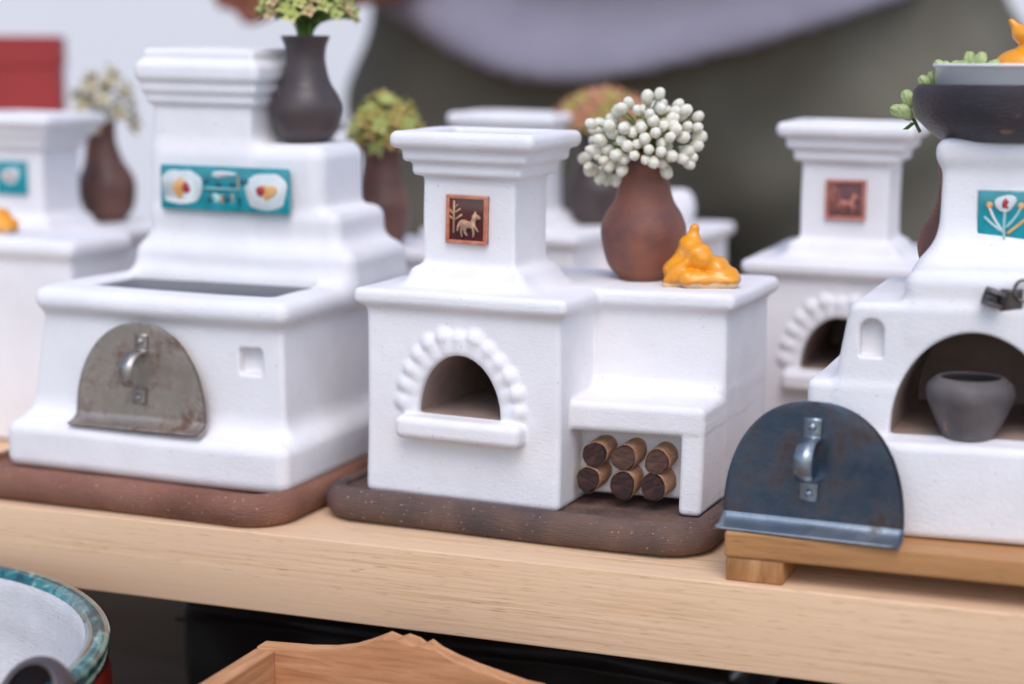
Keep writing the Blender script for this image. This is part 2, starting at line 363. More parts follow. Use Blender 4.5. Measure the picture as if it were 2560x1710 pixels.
def tunnel(outline, y0, y1):
    """open-fronted lining of an oven mouth: outline in x,z"""
    n = len(outline); v = [(x, y0, z) for x, z in outline] + [(x, y1, z) for x, z in outline]
    f = [[i, n+i, n+(i+1) % n, (i+1) % n] for i in range(n)]; f.append([n+i for i in range(n)][::-1])
    return v, f
def arch_outline(cx, zb, rx, rz, p=2.0, n=28):
    o = []
    for i in range(n + 1):
        a = math.pi * i / n; cc, s_ = math.cos(a), math.sin(a)
        o.append((cx + rx * math.copysign(abs(cc)**(2/p), cc), zb + rz * abs(s_)**(2/p)))
    return o

# ------------------------------------------------------------------ setting
def plane_sheet(x0, x1, y0, y1, z): return [(x0, y0, z), (x1, y0, z), (x1, y1, z), (x0, y1, z)], [[0, 1, 2, 3]]
g = part('ground', plane_sheet(-6000, 6000, -6000, 6000, -75), 'paving', smooth=False)
setp(g, 'grey paved ground under the stall', 'ground', kind='structure')
# far white wall, square to the viewing direction, 3.2 m away
wc = CAM + fh * 330
wl = thing('white_wall', 'plain white plastered wall behind the seller', 'wall', (wc[0], wc[1], -75), YAW)
part('wall_face', box(-420, 420, 0, 20, 0, 330, 1), 'plaster', wl, smooth=False)

# the table
tb = thing('table', 'pale wooden market table with a thick square front edge', 'table', (0, 0, -75))
tp = part('table_top', box(-70, 60, 0, 46, 75-3.1, 75, 0.07, 2), 'table', tb)
for sx in (-66, 56):
    for sy in (4, 42): part('leg', box(sx-2.5, sx+2.5, sy-2.5, sy+2.5, 0, 72-0.2, 0.3), 'table', tb)
lb = thing('low_bench', 'low weathered plank bench under the table, carrying the bowl and carved tray', 'bench', (0, 0, -75))
for k, y0 in enumerate((-32, -15.5, 1, 17.5)):
    part('plank', box(-50, 45, y0, y0 + 16.2, 75-14.5, 75-12.5, 0.2), 'grey_wood', lb)
for sx in (-46, 41):
    for sy in (-28, 30): part('leg', box(sx-2, sx+2, sy-2, sy+2, 0, 60.3, 0.3), 'grey_wood', lb)

# ------------------------------------------------------------------ stove with a side bench (the sharp one in the middle)
ZB = 1.0
CX0, CX1, CY0, CY1 = -6.12, -2.3, 1.3, 4.4
AC, AZ, ARX, ARZ = -4.1, 4.25, 1.69, 2.34
beads = []
for i in range(13):
    a = math.pi * (0.045 + 0.91 * i / 12); nx, nz = math.cos(a) / ARX, math.sin(a) / ARZ
    l = math.hypot(nx, nz); nx, nz = nx / l, nz / l; px, pz = AC + ARX * math.cos(a), AZ + ARZ * math.sin(a)
    jr = rng.uniform(-0.07, 0.07)
    beads.append(((px + nx*0.36, 0.12, pz + nz*0.36), (px + nx*(0.70+jr), 0.08, pz + nz*(0.70+jr)), 0.28, 0.36 + jr*0.5))
def chimney_sdf(x, y, z, top=14.95):
    ch = rbox(x, y, z, CX0, CX1, CY0, CY1, 8.5, 14.2, 0.13)
    ft = rbox(x, y, z, CX0-0.42, CX1+0.42, CY0-0.42, CY1+0.42, 8.4, 9.78, 0.3)
    d = smin(ch, ft, 0.35)
    for e, z0, z1, r in ((0.36, 13.25, 13.95, 0.2), (0.66, 13.78, 14.4, 0.2), (1.05, 14.28, top, 0.3)):
        d = smin(d, rbox(x, y, z, CX0-e, CX1+e, CY0-e, CY1+e, z0, z1, r), 0.16)
    return smax(d, -rbox(x, y, z, CX0-0.25, CX1+0.25, CY0-0.25, CY1+0.25, 13.7, 16, 0.25), 0.2)
def stove_sdf(bench=True, mouth=True):
    def f(x, y, z):
        x, y, z = wobble(x, y, z, 0.045)
        flare = 0.10 * np.clip((8.6 - z) / 7.6, 0, 1)
        d = rbox(x, y, z, -8.0, 0.0, 0.0, 9.3, ZB, 8.7, 0.2) - flare * 0.6
        co = rbox(x, y, z, -8.42, 0.38, -0.4, 9.6, 8.33, 8.98, 0.27)
        if bench:
            b = rbox(x, y, z, -0.5, 5.27, 3.4, 9.3, ZB, 8.7, 0.2)
            b = smin(b, rbox(x, y, z, -0.3, 5.24, 2.3, 9.2, ZB+0.25, 4.4, 0.2), 0.05)
            b = smin(b, rbox(x, y, z, 4.36, 5.25, 1.0, 9.2, ZB, 4.6, 0.2), 0.05)
            b = smin(b, rbox(x, y, z, -0.3, 5.26, 0.96, 8, 3.92, 5.08, 0.28), 0.06)
            b = smin(b, rbox(x, y, z, -0.5, 5.0, 3.3, 9.0, 5.0, 5.3, 0.1), 0.45)
            d = smin(d, b, 0.16)
            co = smin(co, rbox(x, y, z, -1, 5.68, 3.02, 9.6, 8.33, 8.98, 0.27), 0.25)
        d = smin(d, co, 0.42)
        d = smin(d, chimney_sdf(x, y, z), 1.0)
        if not mouth: return d
        k2 = np.sqrt(((x-AC)/(ARX+0.28))**2 + ((z-AZ)/(ARZ+0.28))**2)
        band = np.maximum(np.sqrt((np.abs(k2-1)*(ARX+0.45)*0.85)**2 + (y-0.16)**2) - 0.34, AZ - z)
        ring = smin(d, band, 0.12)
        for a, b_, r0, r1 in beads: ring = smin(ring, capsule(x, y, z, a, b_, r0, r1), 0.2)
        d = smin(ring, rbox(x, y, z, -6.5, -1.36, -0.88, 0.4, 3.34, 4.22, 0.3), 0.14)
        k = np.sqrt(((x-AC)/ARX)**2 + ((np.maximum(z, AZ)-AZ)/ARZ)**2)
        hole = np.maximum(np.maximum((k-1)*ARX, AZ - z), np.maximum(-1.5 - y, y - 7.5))
        return smax(d, -hole, 0.09)
    return f
def stove_class(x, y, z):
    k = np.zeros(len(x), int)
    inn = (y > 0.1) & (y < 8) & (x > AC-1.95) & (x < AC+1.95) & (z > AZ-0.3) & (z < AZ+2.7)
    k[(x > 0.05)] = 1
    k[(x > 0.05) & (z < 5.35) & (z > 3.85) & (y < 3.35)] = 2
    k[(z > 8.2)] = 3
    k[(z > 9.0) & (x > CX0-1.2) & (x < CX1+1.2) & (y < CY1+1.2)] = 4
    k[(z > 13.3)] = 5
    rr = np.sqrt(((x-AC)/(ARX+1.15))**2 + ((z-AZ)/(ARZ+1.15))**2)
    k[(y < 0.3) & (rr < 1) & (z > AZ-0.03)] = 6
    k[(y < -0.03) & (z < AZ+0.05) & (z > 3.1) & (x > -6.8) & (x < -1)] = 7
    k[inn & (y > 0.12)] = 8
    return k
def plain_class(x, y, z):
    k = stove_class(x, y, z); k[k >= 6] = 0; return k
cls = classifier(['body', 'side_block', 'seat', 'cornice', 'chimney', 'chimney_cap', 'arch_trim', 'sill', 'oven_cavity'], stove_class)
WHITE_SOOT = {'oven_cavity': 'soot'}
bench_parts = sdf_parts(stove_sdf(True), (-9.2, -1.6, 0.7), (6.4, 10.4, 15.4), 0.088, cls, (0, 0, ZB), WHITE_SOOT)
plain_parts = sdf_parts(stove_sdf(False, False), (-9.2, -1.6, 0.7), (1.2, 10.4, 15.4), 0.13, classifier(['body', 'side_block', 'seat', 'cornice', 'chimney', 'chimney_cap'], plain_class), (0, 0, ZB))
flue_me = mesh('flue', *box(CX0+0.2, CX1-0.2, CY0+0.2, CY1-0.2, 13.75-ZB, 13.8-ZB, 0), 'soot')
def stove(name, label, loc, rz, parts, group=None):
    t = thing(name, label, 'stove', loc, rz, group)
    for nm, me in parts.items(): put(nm, me, t)
    put('flue', flue_me, t)
    return t
MX, MY, MR = 0.52, 3.52, rad(-2.4)
mid = stove('clay_stove', 'small white clay stove with side bench, stacked logs and maroon horse tile', (MX, MY, ZB), MR, bench_parts)

# maroon relief tile: border, sunk field, horse and tree
def relief_tile(parent, x, y, z, w, h, mats, tilt=0.0, motif=True):
    t = part('tile', box(-w/2, w/2, 0.05, 0.3, -h/2, h/2, 0.04), mats[1], parent, (x, y, z), (0, tilt, 0))
    b = w * 0.085
    for (x0, x1, z0, z1) in ((-w/2, w/2, h/2-b, h/2), (-w/2, w/2, -h/2, -h/2+b), (-w/2, -w/2+b, -h/2+b*0.8, h/2-b*0.8), (w/2-b, w/2, -h/2+b*0.8, h/2-b*0.8)):
        part('tile_border', box(x0, x1, -0.05, 0.2, z0, z1, 0.045, 3), mats[0], t)
    if not motif: return t
    def P(pts): return [((px - 680) / 1040 * w, (800 - py) / 1120 * h) for px, py in pts]
    body = [(445,1060),(455,960),(500,860),(560,805),(640,800),(740,835),(800,825),(830,760),(830,690),(870,660),(905,590),(925,650),(985,690),(1040,745),(1025,775),(960,765),(925,790),(905,870),(915,940),(990,1045),(985,1065),(930,1020),(900,985),(885,1010),(895,1100),(870,1190),(850,1185),(855,1100),(825,985),(700,975),(665,1060),(720,1150),(700,1170),(625,1095),(615,1010),(575,1060),(595,1190),(570,1190),(535,1080),(545,960),(520,930),(495,1000),(475,1075)]
    part('horse_relief', prism(P(body), -0.055, 0.06, 0), mats[2], t)
    st = []
    for (a, b_, ww) in (((355,375),(355,1120),25),((362,660),(520,555),22),((370,820),(560,690),24),((350,700),(215,550),20),((350,810),(190,700),20),((362,560),(450,455),14)):
        (xa, za), (xb, zb) = P([a, b_]); st.append(tube([(xa, 0.03, za), (xb, 0.03, zb)], ww / 1040 * w, 8))
    v, f = [], []
    for a, b_ in st:
        o = len(v); v += a; f += [[i + o for i in q] for q in b_]
    part('tree_relief', (v, f), mats[2], t)
    return t
relief_tile(mid, -4.28, CY0 - 0.16, 11.62 - ZB, 1.72, 1.86, ('glaze_border', 'glaze_maroon', 'glaze_cream'), rad(1.5))

# logs glued in the niche under the seat
cM, sM = math.cos(MR), math.sin(MR)
def to_mid(p):
    dx, dy = p[0] - MX, p[1] - MY; return (cM*dx + sM*dy, -sM*dx + cM*dy, p[2] - ZB)
for k, (px, py, r) in enumerate(((1486,1137,.5),(1559,1145,.5),(1642,1156,.49),(1470,1199,.49),(1556,1213,.53),(1632,1218,.52))):
    e = to_mid(fy(px, py, MY + 1.25)); yaw = random.uniform(0.05, 0.3); n = 20
    v, f = [], []; jag = [1 + random.uniform(-.03, .03) + 0.07*math.sin(2*6.283*q_/n + k*1.7) + 0.04*math.sin(3*6.283*q_/n + k) for q_ in range(n)]
    for j, (yy, s_) in enumerate(((0, .97), (.04, 1.02), (.5, 1), (1.35, .97))):
        for i in range(n):
            a = 2*math.pi*i/n + k; v.append((r*s_*jag[i]*math.cos(a) + math.tan(yaw)*yy*0.5, yy, r*s_*jag[i]*math.sin(a) + 0.12*yy))
    for j in range(3):
        for i in range(n): f.append([j*n+i, (j+1)*n+i, (j+1)*n+(i+1) % n, j*n+(i+1) % n][::-1])
    lg = part('firewood_log', (v, f), 'bark', mid, e)
    ev = [(x*0.93, -0.012, z*0.93) for x, y, z in v[:n]] + [(x*0.93, 0.05, z*0.93) for x, y, z in v[:n]]
    part('cut_end', (ev, [list(range(n)), *[[i, n+i, n+(i+1) % n, (i+1) % n] for i in range(n)]]), 'log_end_pale' if k in (1, 2) else 'log_end', lg, rot=(0, random.uniform(-.6, .6), 0), smooth=False)

# ------------------------------------------------------------------ saucers
def saucer_meshes(x0, x1, y0, y1, R, mat, h=1.28, hh=0.14, inset=0.8):
    def f(x, y, z):
        x, y, z = wobble(x, y, z, 0.06, 0.35)
        qx = np.abs(x - (x0+x1)/2) - ((x1-x0)/2 - R); qy = np.abs(y - (y0+y1)/2) - ((y1-y0)/2 - R)
        d2 = np.sqrt(np.maximum(qx, 0)**2 + np.maximum(qy, 0)**2) + np.minimum(np.maximum(qx, qy), 0) - R
        r = 0.62; a = d2 + r; b = np.abs(z - h/2) - (h/2 - r)
        d = np.sqrt(np.maximum(a, 0)**2 + np.maximum(b, 0)**2) + np.minimum(np.maximum(a, b), 0) - r
        rec = np.maximum(d2 + inset, (h - 0.3) - z)
        return smax(d, -rec, 0.2)
    c = classifier(['saucer', 'well'], lambda x, y, z: ((z > h-0.36) & (z < h-0.18)).astype(int))
    return f, c, ((x0-0.4, y0-0.4, -0.3), (x1+0.4, y1+0.4, h+0.4)), mat, hh
def make_saucer(name, label, loc, rz, spec, group=None):
    f, c, (lo, hi), mat, hh = spec
    ps = sdf_parts(f, lo, hi, hh, None, (0, 0, 0), {'body': mat})
    o = put(name, ps['body'], None, loc, (0, 0, rz)); return setp(o, label, 'saucer', group)
sm = make_saucer('clay_saucer', 'dark brown rectangular clay saucer under the stove with logs', (MX, MY, 0), MR, saucer_meshes(-9.75, 6.2, -1.55, 11, 1.9, 'darkclay'))
LX, LY, LR = -9.94, 1.7, rad(-2.0)
sl = make_saucer('clay_saucer', 'reddish brown terracotta saucer under the stove with a grey shutter', (LX, LY, 0), LR, saucer_meshes(-14.9, 0.5, -1.72, 12.2, 2.0, 'terra'))

# ------------------------------------------------------------------ left stove: plinth, hotplate, stepped back and chimney
def left_sdf(x, y, z):
    x, y, z = wobble(x, y, z, 0.06, 0.45, 1.0)
    t = np.clip((z - 3) / 4.6, 0, 1); xl = -12.85 + 0.95 * t
    xw = -0.7 - (-0.7 - x) * (11.7 / (-0.7 - xl))
    d = rbox(xw, y, z, -12.4, -0.7, 1.2, 10.4, 2, 8.2, 0.22)
    d = smin(d, rbox(x, y, z, -13.35, 0.0, 0.0, 11.2, 1.0, 2.95, 0.5), 1.0)
    d = smin(d, rbox(x, y, z, -12.15, -0.28, 0.68, 10.85, 7.5, 8.42, 0.44), 0.5)
    d = smin(d, rbox(x, y, z, -10.75, -0.05, 5.75, 11, 8.0, 9.95, 0.6), 1.0)
    u = smin(rbox(x, y, z, -10.05, -0.9, 6.25, 10.7, 9, 11.5, 0.55), rbox(x, y, z, -9.95, -1.72, 6.38, 10.4, 9, 14.2, 0.7), 0.35)
    c = rbox(x, y, z, -9.95, -5.15, 6.38, 10.2, 10, 17, 0.22)
    for e, z0, z1, r in ((0.25, 15.75, 16.4, 0.22), (0.42, 16.2, 16.75, 0.22), (0.62, 16.65, 17.6, 0.36), (0.3, 17.2, 18.1, 0.25)):
        c = smin(c, rbox(x, y, z, -9.95-e, -5.15+e, 6.38-e, 10.2+e, z0, z1, r), 0.15)
    c = smax(c, -rbox(x, y, z, -9.6, -5.5, 6.75, 9.85, 17.2, 19, 0.2), 0.2)
    d = smin(d, smin(u, c, 0.6), 0.7)
    d = smax(d, -rbox(x, y, z, -10.4, -1.65, 2.1, 5.5, 7.95, 9.5, 0.12), 0.15)
    return smax(d, -rbox(x, y, z, -2.72, -1.66, 0.5, 1.75, 5.5, 6.52, 0.14), 0.12)
def left_class(x, y, z):
    k = np.zeros(len(x), int)
    k[z < 3.1] = 1; k[(z > 7.45) & (z < 8.6)] = 2; k[(z >= 8.6) & (y > 5.2)] = 3; k[(z > 14.6)] = 4; k[(z > 15.75)] = 5
    return k
lps = sdf_parts(left_sdf, (-14, -0.6, 0.7), (0.8, 11.8, 18.5), 0.105, classifier(['body', 'plinth', 'cornice', 'stepped_back', 'chimney', 'chimney_cap'], left_class), (0, 0, ZB))
left = thing('clay_stove', 'white clay stove with stepped back, sunk hotplate and oblong teal flower tile', 'stove', (LX, LY, ZB), LR)
for nm, me in lps.items(): put(nm, me, left)
part('hotplate', box(-10.5, -1.55, 2.0, 5.6, 7.9-ZB, 8.36-ZB, 0.02), 'plate', left)
part('flue', box(-9.65, -5.45, 6.7, 9.9, 17.22-ZB, 17.26-ZB, 0), 'soot', left)
def squircle(cx, cz, rx, rz, p, n, seed):
    r_ = random.Random(seed); ph = r_.uniform(0, 6)
    return [(cx + rx*math.copysign(abs(math.cos(a))**(2/p), math.cos(a))*(1+.05*math.sin(3*a+ph)+.03*math.sin(5*a)), cz + rz*math.copysign(abs(math.sin(a))**(2/p), math.sin(a))*(1+.05*math.sin(2*a+ph)+.03*math.sin(7*a))) for a in [2*math.pi*i/n for i in range(n)]]
def blob(cx, cz, rx, rz, n=20, seed=0, j=0.08):
    r_ = random.Random(seed); ph = [r_.uniform(0, 6.28) for _ in range(3)]
    return [(cx + rx*math.cos(a)*(1+j*math.sin(2*a+ph[0])+j*math.sin(3*a+ph[1])), cz + rz*math.sin(a)*(1+j*math.sin(2*a+ph[0])+j*math.sin(3*a+ph[1]))) for a in [2*math.pi*i/n for i in range(n)]]
lt = part('tile', box(-3.12, 3.12, 0.03, 0.32, -0.95, 0.95, 0.12, 3), 'teal', left, (-6.18, 5.8, 12.26 - ZB), (0, rad(0.7), 0))
for cx, s_ in ((-1.98, 1), (2.0, -1)):
    part('white_medallion', prism(squircle(cx - 0.08*s_, 0.03*s_, 0.98, 0.74, 2.8, 30, 3+s_), 0.012, 0.1, 0.012), 'tile_white', lt)
    part('amber_petal', prism(blob(cx - 0.18*s_, -0.02, 0.34, 0.36, 16, 5+s_, 0.2), -0.005, 0.08, 0.02), 'tile_orange', lt)
    part('red_heart', prism(blob(cx + 0.18*s_, 0.0, 0.2, 0.23, 14, 9+s_, 0.08), -0.02, 0.07, 0.02), 'tile_red', lt)
for (x0, x1, z0, z1, mt) in ((-0.55, 0.55, 0.52, 0.74, 'tile_white'), (-0.95, -0.7, 0.2, 0.5, 'teal_dark'), (0.85, 1.2, 0.2, 0.5, 'teal_dark'), (-0.35, -0.05, 0.12, 0.38, 'teal_dark'), (0.35, 0.62, 0.1, 0.42, 'teal_dark'), (-0.95, 0.2, -0.1, -0.02, 'teal_dark'), (-0.75, -0.58, -0.62, -0.15, 'teal_dark'), (-0.5, -0.15, -0.55, -0.2, 'teal_pale'), (0.0, 0.3, -0.55, -0.15, 'teal_dark'), (0.7, 0.9, -0.6, -0.1, 'teal_dark'), (0.72, 0.8, 0.05, 0.55, 'glaze_cream'), (-0.1, 0.02, -0.6, -0.2, 'glaze_cream'), (0.42, 0.5, -0.55, -0.15, 'glaze_cream'), (-1.05, 1.0, 0.0, 0.05, 'teal_pale')):
    part('leaf_relief', prism(blob((x0+x1)/2, (z0+z1)/2, (x1-x0)*0.56, (z1-z0)*0.56, 16, int(100*abs(x0)+10*z1), 0.13), 0.0, 0.1, 0.01), mt, lt)

# ------------------------------------------------------------------ steel oven shutters
def ribbon(path, w, t):
    """flat strip of width w (along x) following path in y,z"""
    v, f = [], []; P = [Vector((0, a, b)) for a, b in path]; n = len(P)
    for i, p in enumerate(P):
        d = (P[min(i+1, n-1)] - P[max(i-1, 0)]).normalized(); nn = Vector((0, -d.z, d.y))
        for sx in (-w/2, w/2):
            for s_ in (-t/2, t/2): v.append((sx, p.y + nn.y*s_, p.z + nn.z*s_))
    for i in range(n-1):
        a, b = i*4, i*4+4
        for q in ((0, 1), (1, 3), (3, 2), (2, 0)): f.append([a+q[0], a+q[1], b+q[1], b+q[0]])
    f += [[0, 2, 3, 1], [n*4-4, n*4-3, n*4-1, n*4-2]]; return v, f
def shutter(label, loc, rz, lean, hw, ht, mat, hmat, p=2.3, yaw_handle=0.0, rest=0.8, hx=0.0, fmat='steel_pale'):
    t = thing('oven_shutter', label, 'shutter', loc, rz, rx=-lean)
    th = 0.09; n = 40; rows = 14; v, f = [], []
    prof = []
    for i in range(rows+1):                                  # curled foot then plate
        u = i / rows; a = u * math.pi / 2
        prof.append((-rest + rest*math.sin(a)**1.2, 0.04 + 0.42*(1-math.cos(a))))
    zf = prof[-1][1]
    for i in range(1, 27): prof.append((0.0, zf + (ht - zf) * (1 - (1 - i/26)**1.6)))
    def half(z):
        q = max(0.0, min(1, (z - zf) / (ht - zf))); return hw * (1 - q**p)**(1/p)
    for k, (y, z) in enumerate(prof):
        w_ = half(z) if z > zf else hw * (1.0 + 0.015*(1 - z/zf)) - (0.1 if k == 0 else 0)
        for i in range(n+1):
            s_ = -1 + 2*i/n; v.append((w_*s_, y + 0.02*math.sin(2*s_+z), z))
    m = len(v)
    for k, (y, z) in enumerate(prof):
        a = prof[max(k-1, 0)]; b = prof[min(k+1, len(prof)-1)]; d = Vector((0, b[0]-a[0], b[1]-a[1])).normalized()
        for i in range(n+1):
            q = v[k*(n+1)+i]; v.append((q[0], q[1] + d.z*th, q[2] - d.y*th))
    R_ = n+1; K = len(prof)
    for k in range(K-1):
        for i in range(n):
            q = [k*R_+i, k*R_+i+1, (k+1)*R_+i+1, (k+1)*R_+i]; f.append(q); f.append([m+j for j in q][::-1])
    for k in range(K-1):
        for i in (0, n): f.append([k*R_+i, (k+1)*R_+i, m+(k+1)*R_+i, m+k*R_+i])
    f.append([*range(0, R_)][::-1] + [m + i for i in range(R_)])
    kf = [q for q in f if max(((j % m) // R_) for j in q) <= rows]; ks = [q for q in f if max(((j % m) // R_) for j in q) > rows]
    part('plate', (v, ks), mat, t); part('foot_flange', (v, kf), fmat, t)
    zc = ht * 0.56
    path = curve_pts([(-0.06, 1.42), (-0.06, 0.95), (-0.10, 0.72), (-0.6, 0.66), (-0.98, 0.34), (-1.06, 0.0), (-0.98, -0.38), (-0.6, -0.66), (-0.12, -0.72), (-0.06, -0.95), (-0.06, -1.42)], 6)
    hd = part('handle', ribbon([(y, z) for y, z in path], 0.6, 0.07), hmat, t, (hx, 0, zc), (0, yaw_handle, 0))
    for z in (1.12, -1.15):
        part('rivet', lathe([(0.15, 0), (0.15, 0.04), (0.11, 0.1), (0.04, 0.13), (0.0, 0.135)], 14), hmat, hd, (0, -0.09, z), (math.pi/2, 0, 0))
    return t
shutter('tarnished grey steel arched shutter standing on the ledge of the stepped-back stove', (LX - 7.03, LY + 0.9, 3.05), LR, rad(2), 3.08, 4.22, 'steel_grey', 'steel_pale', 2.1, rad(3), 0.62, 0.05, 'steel_grey')
ZR = 1.76
shutter('dark blued steel arched shutter leaning on the stove with the clay pot', (10.47, 1.0, ZR), rad(-4), rad(3.5), 3.12, 4.5, 'steel_blue', 'steel_mid', 2.25, rad(1), 0.8, -0.1, 'steel_mid')  # flange gets the paler steel as a painted highlight along the bend

# ------------------------------------------------------------------ right stove on a wooden board
bd = thing('wooden_board', 'warm brown footed wooden board under the stove with the clay pot', 'board', (7.65, 0.25, 0), 0)
part('board_top', box(0, 20, 0, 12.5, 0.84, ZR - 0.02, 0.13, 3), 'board', bd)
for x0 in (0.04, 17.9): part('foot', box(x0, x0 + 2.0, 0.06, 12.4, 0, 0.838, 0.1, 2), 'board_foot', bd)
RX, RY = 15.6, 1.6
def right_sdf(x, y, z):
    x, y, z = wobble(x, y, z, 0.07, 0.5, 2.0)
    d = rbox(x, y, z, -6.1, 6.1, 0, 9.2, ZR, 5.02, 0.3)
    t1 = rbox(x, y, z, -5.72, 5.72, 0.95, 9.2, 4, 6.8, 0.28)
    t = np.clip((z - 6.8) / 2.7, 0, 1); sc = 4.78 - 0.5*t
    t2 = rbox(x * (4.5 / sc), y, z, -4.5, 4.5, 0.98, 8.8, 5, 9.55, 0.3)
    d = smin(d, smin(t1, t2, 0.25), 0.25)
    ft = rbox(x, y, z, -2.55, 3.1, 1.1, 8.5, 8, 10.65, 0.5)
    c = rbox(x, y, z, -1.83, 2.45, 3.3, 7.7, 9, 14.82, 0.25)
    c = smin(c, rbox(x, y, z, -2.02, 2.65, 3.1, 7.9, 14.1, 14.82, 0.3), 0.5)
    d = smin(d, smin(ft, c, 1.6), 0.3)
    k = np.sqrt(((x+0.1)/2.75)**2 + ((np.maximum(z, 5.05)-5.05)/3.55)**2)
    d = smax(d, -np.maximum(np.maximum((k-1)*2.75, 5.05 - z), np.maximum(-0.5 - y, y - 7.5)), 0.1)
    nc = np.where(z > 8.58, np.sqrt((x+3.5)**2 + (z-8.58)**2), np.maximum(np.abs(x+3.5), 0)) - 0.4
    return smax(d, -np.maximum(np.maximum(nc, 7.68 - z), y - 1.5), 0.1)
def right_class(x, y, z):
    k = np.zeros(len(x), int); k[z < 5.1] = 1; k[z > 9.7] = 2; k[z > 13.8] = 3; k[(np.abs(x+0.1) < 2.95) & (z > 4.9) & (z < 8.75) & (y > 1.14) & (y < 7.8)] = 4; return k
rps = sdf_parts(right_sdf, (-6.7, -0.6, 1.4), (6.7, 9.9, 15.1), 0.1, classifier(['body', 'hearth', 'chimney', 'chimney_cap', 'oven_cavity'], right_class), (0, 0, ZR), WHITE_SOOT)
right = thing('clay_stove', 'white stepped clay stove with wide arched mouth and square teal tulip tile', 'stove', (RX, RY, ZR), 0)
for nm, me in rps.items(): put(nm, me, right)
rt = part('tile', box(-0.9, 0.9, 0.0, 0.3, -0.88, 0.88, 0.06, 3), 'teal', right, (0.42, 3.16, 12.35 - ZR))
part('tile_edge', box(-0.95, 0.95, 0.06, 0.34, -0.95, 0.93, 0.06), 'bowl_white', rt)
part('tulip_head', prism(blob(0, 0.48, 0.36, 0.28, 18, 2, 0.1), -0.06, 0.1, 0.03), 'tile_white', rt)
part('tulip_heart', prism([(-0.09, 0.32), (-0.1, 0.52), (0.0, 0.66), (0.13, 0.52), (0.04, 0.42), (0.13, 0.3)], -0.09, 0.05, 0.015), 'tile_red', rt)
for pts, mt in (([(0, -0.75), (-0.02, -0.2), (0, 0.28)], 'teal_pale'), ([(-0.05, -0.5), (-0.35, -0.05), (-0.55, 0.38)], 'tile_white'), ([(0.05, -0.35), (0.35, 0.02), (0.55, 0.42)], 'teal_pale'), ([(-0.12, -0.45), (-0.4, -0.25), (-0.68, 0.0)], 'teal_pale'), ([(0.1, -0.55), (0.4, -0.3), (0.68, -0.05)], 'tile_orange')):
    part('tulip_leaf', tube(curve_pts([(x, -0.01, z) for x, z in pts], 4), 0.055, 6), mt, rt)
for s_ in (-1, 1): part('tulip_bud', prism(blob(0.52*s_, 0.4, 0.1, 0.13, 12, 4), -0.06, 0.05, 0.02), 'tile_orange', rt)
# damper of bent strip on the shoulder
dm = thing('damper', 'small bent steel damper clipped to the front of the teal tulip stove', 'damper', (RX + 0.95, RY + 0.98, 9.75), rad(8))
part('clip', ribbon(curve_pts([(0.04, -0.35), (-0.05, 0.0), (-0.1, 0.45)], 5), 0.7, 0.07), 'steel_dark', dm)
cv = [(-0.28 + 0.33*math.cos(a), 0.27*math.sin(a)) for a in np.linspace(-2.6, 2.4, 18)]
part('curl', ribbon([(y, z + 0.12) for y, z in cv], 0.66, 0.07), 'steel_dark', dm, (-0.62, -0.02, 0.05), (0, rad(18), 0))
part('ring', tube([(0.28*math.cos(a), -0.12, 0.34*math.sin(a)) for a in np.linspace(0, 6.28, 22)], 0.06, 6), 'steel_dark', dm, (0.35, -0.05, 0.42))

def lathe_thing(name, label, cat, loc, prof, mat, group=None, rz=0, rx=0, ry=0, n=56, wob=0.006):
    o = part(name, lathe(prof, n, wob, loc[0]), mat, None, loc, (rx, ry, rz)); return setp(o, label, cat, group)
def P2(pts, n=5): return curve_pts(pts, n)
pot_prof = P2([(0.0, 0.0), (0.6, 0.0), (0.86, 0.03), (0.95, 0.22), (1.27, 0.92), (1.46, 1.42), (1.43, 1.78), (1.25, 1.98), (1.12, 2.08), (1.0, 2.08), (0.98, 1.98), (1.2, 1.7), (1.3, 1.4), (0.8, 0.4), (0.0, 0.25)])
lathe_thing('clay_pot', 'small grey smoked clay pot standing in the wide stove mouth', 'pot', (15.32, 3.0, 5.05), pot_prof, 'pot')
dish_c = (RX + 0.35, RY + 5.4)
dish_prof = P2([(0, 0), (2.1, 0), (2.6, 0.1), (3.22, 0.65), (3.46, 1.2), (3.44, 1.66), (3.2, 1.93), (2.95, 1.9), (2.9, 1.7), (2.7, 1.2), (0, 1.1)])
lathe_thing('clay_dish', 'dark purple-brown clay dish on top of the tulip stove chimney', 'dish', (*dish_c, 14.84), dish_prof, 'dish')
rg = lathe_thing('metal_cup', 'shallow shiny metal cup set inside the dark clay dish', 'cup', (*dish_c, 15.83), [(0, 0.02), (2.66, 0.0), (2.7, 0.05), (2.7, 1.52), (2.78, 1.55), (2.8, 1.6), (2.78, 1.65), (2.7, 1.64), (2.64, 1.55), (2.6, 1.2), (0, 1.2)], 'alu', n=72, wob=0)

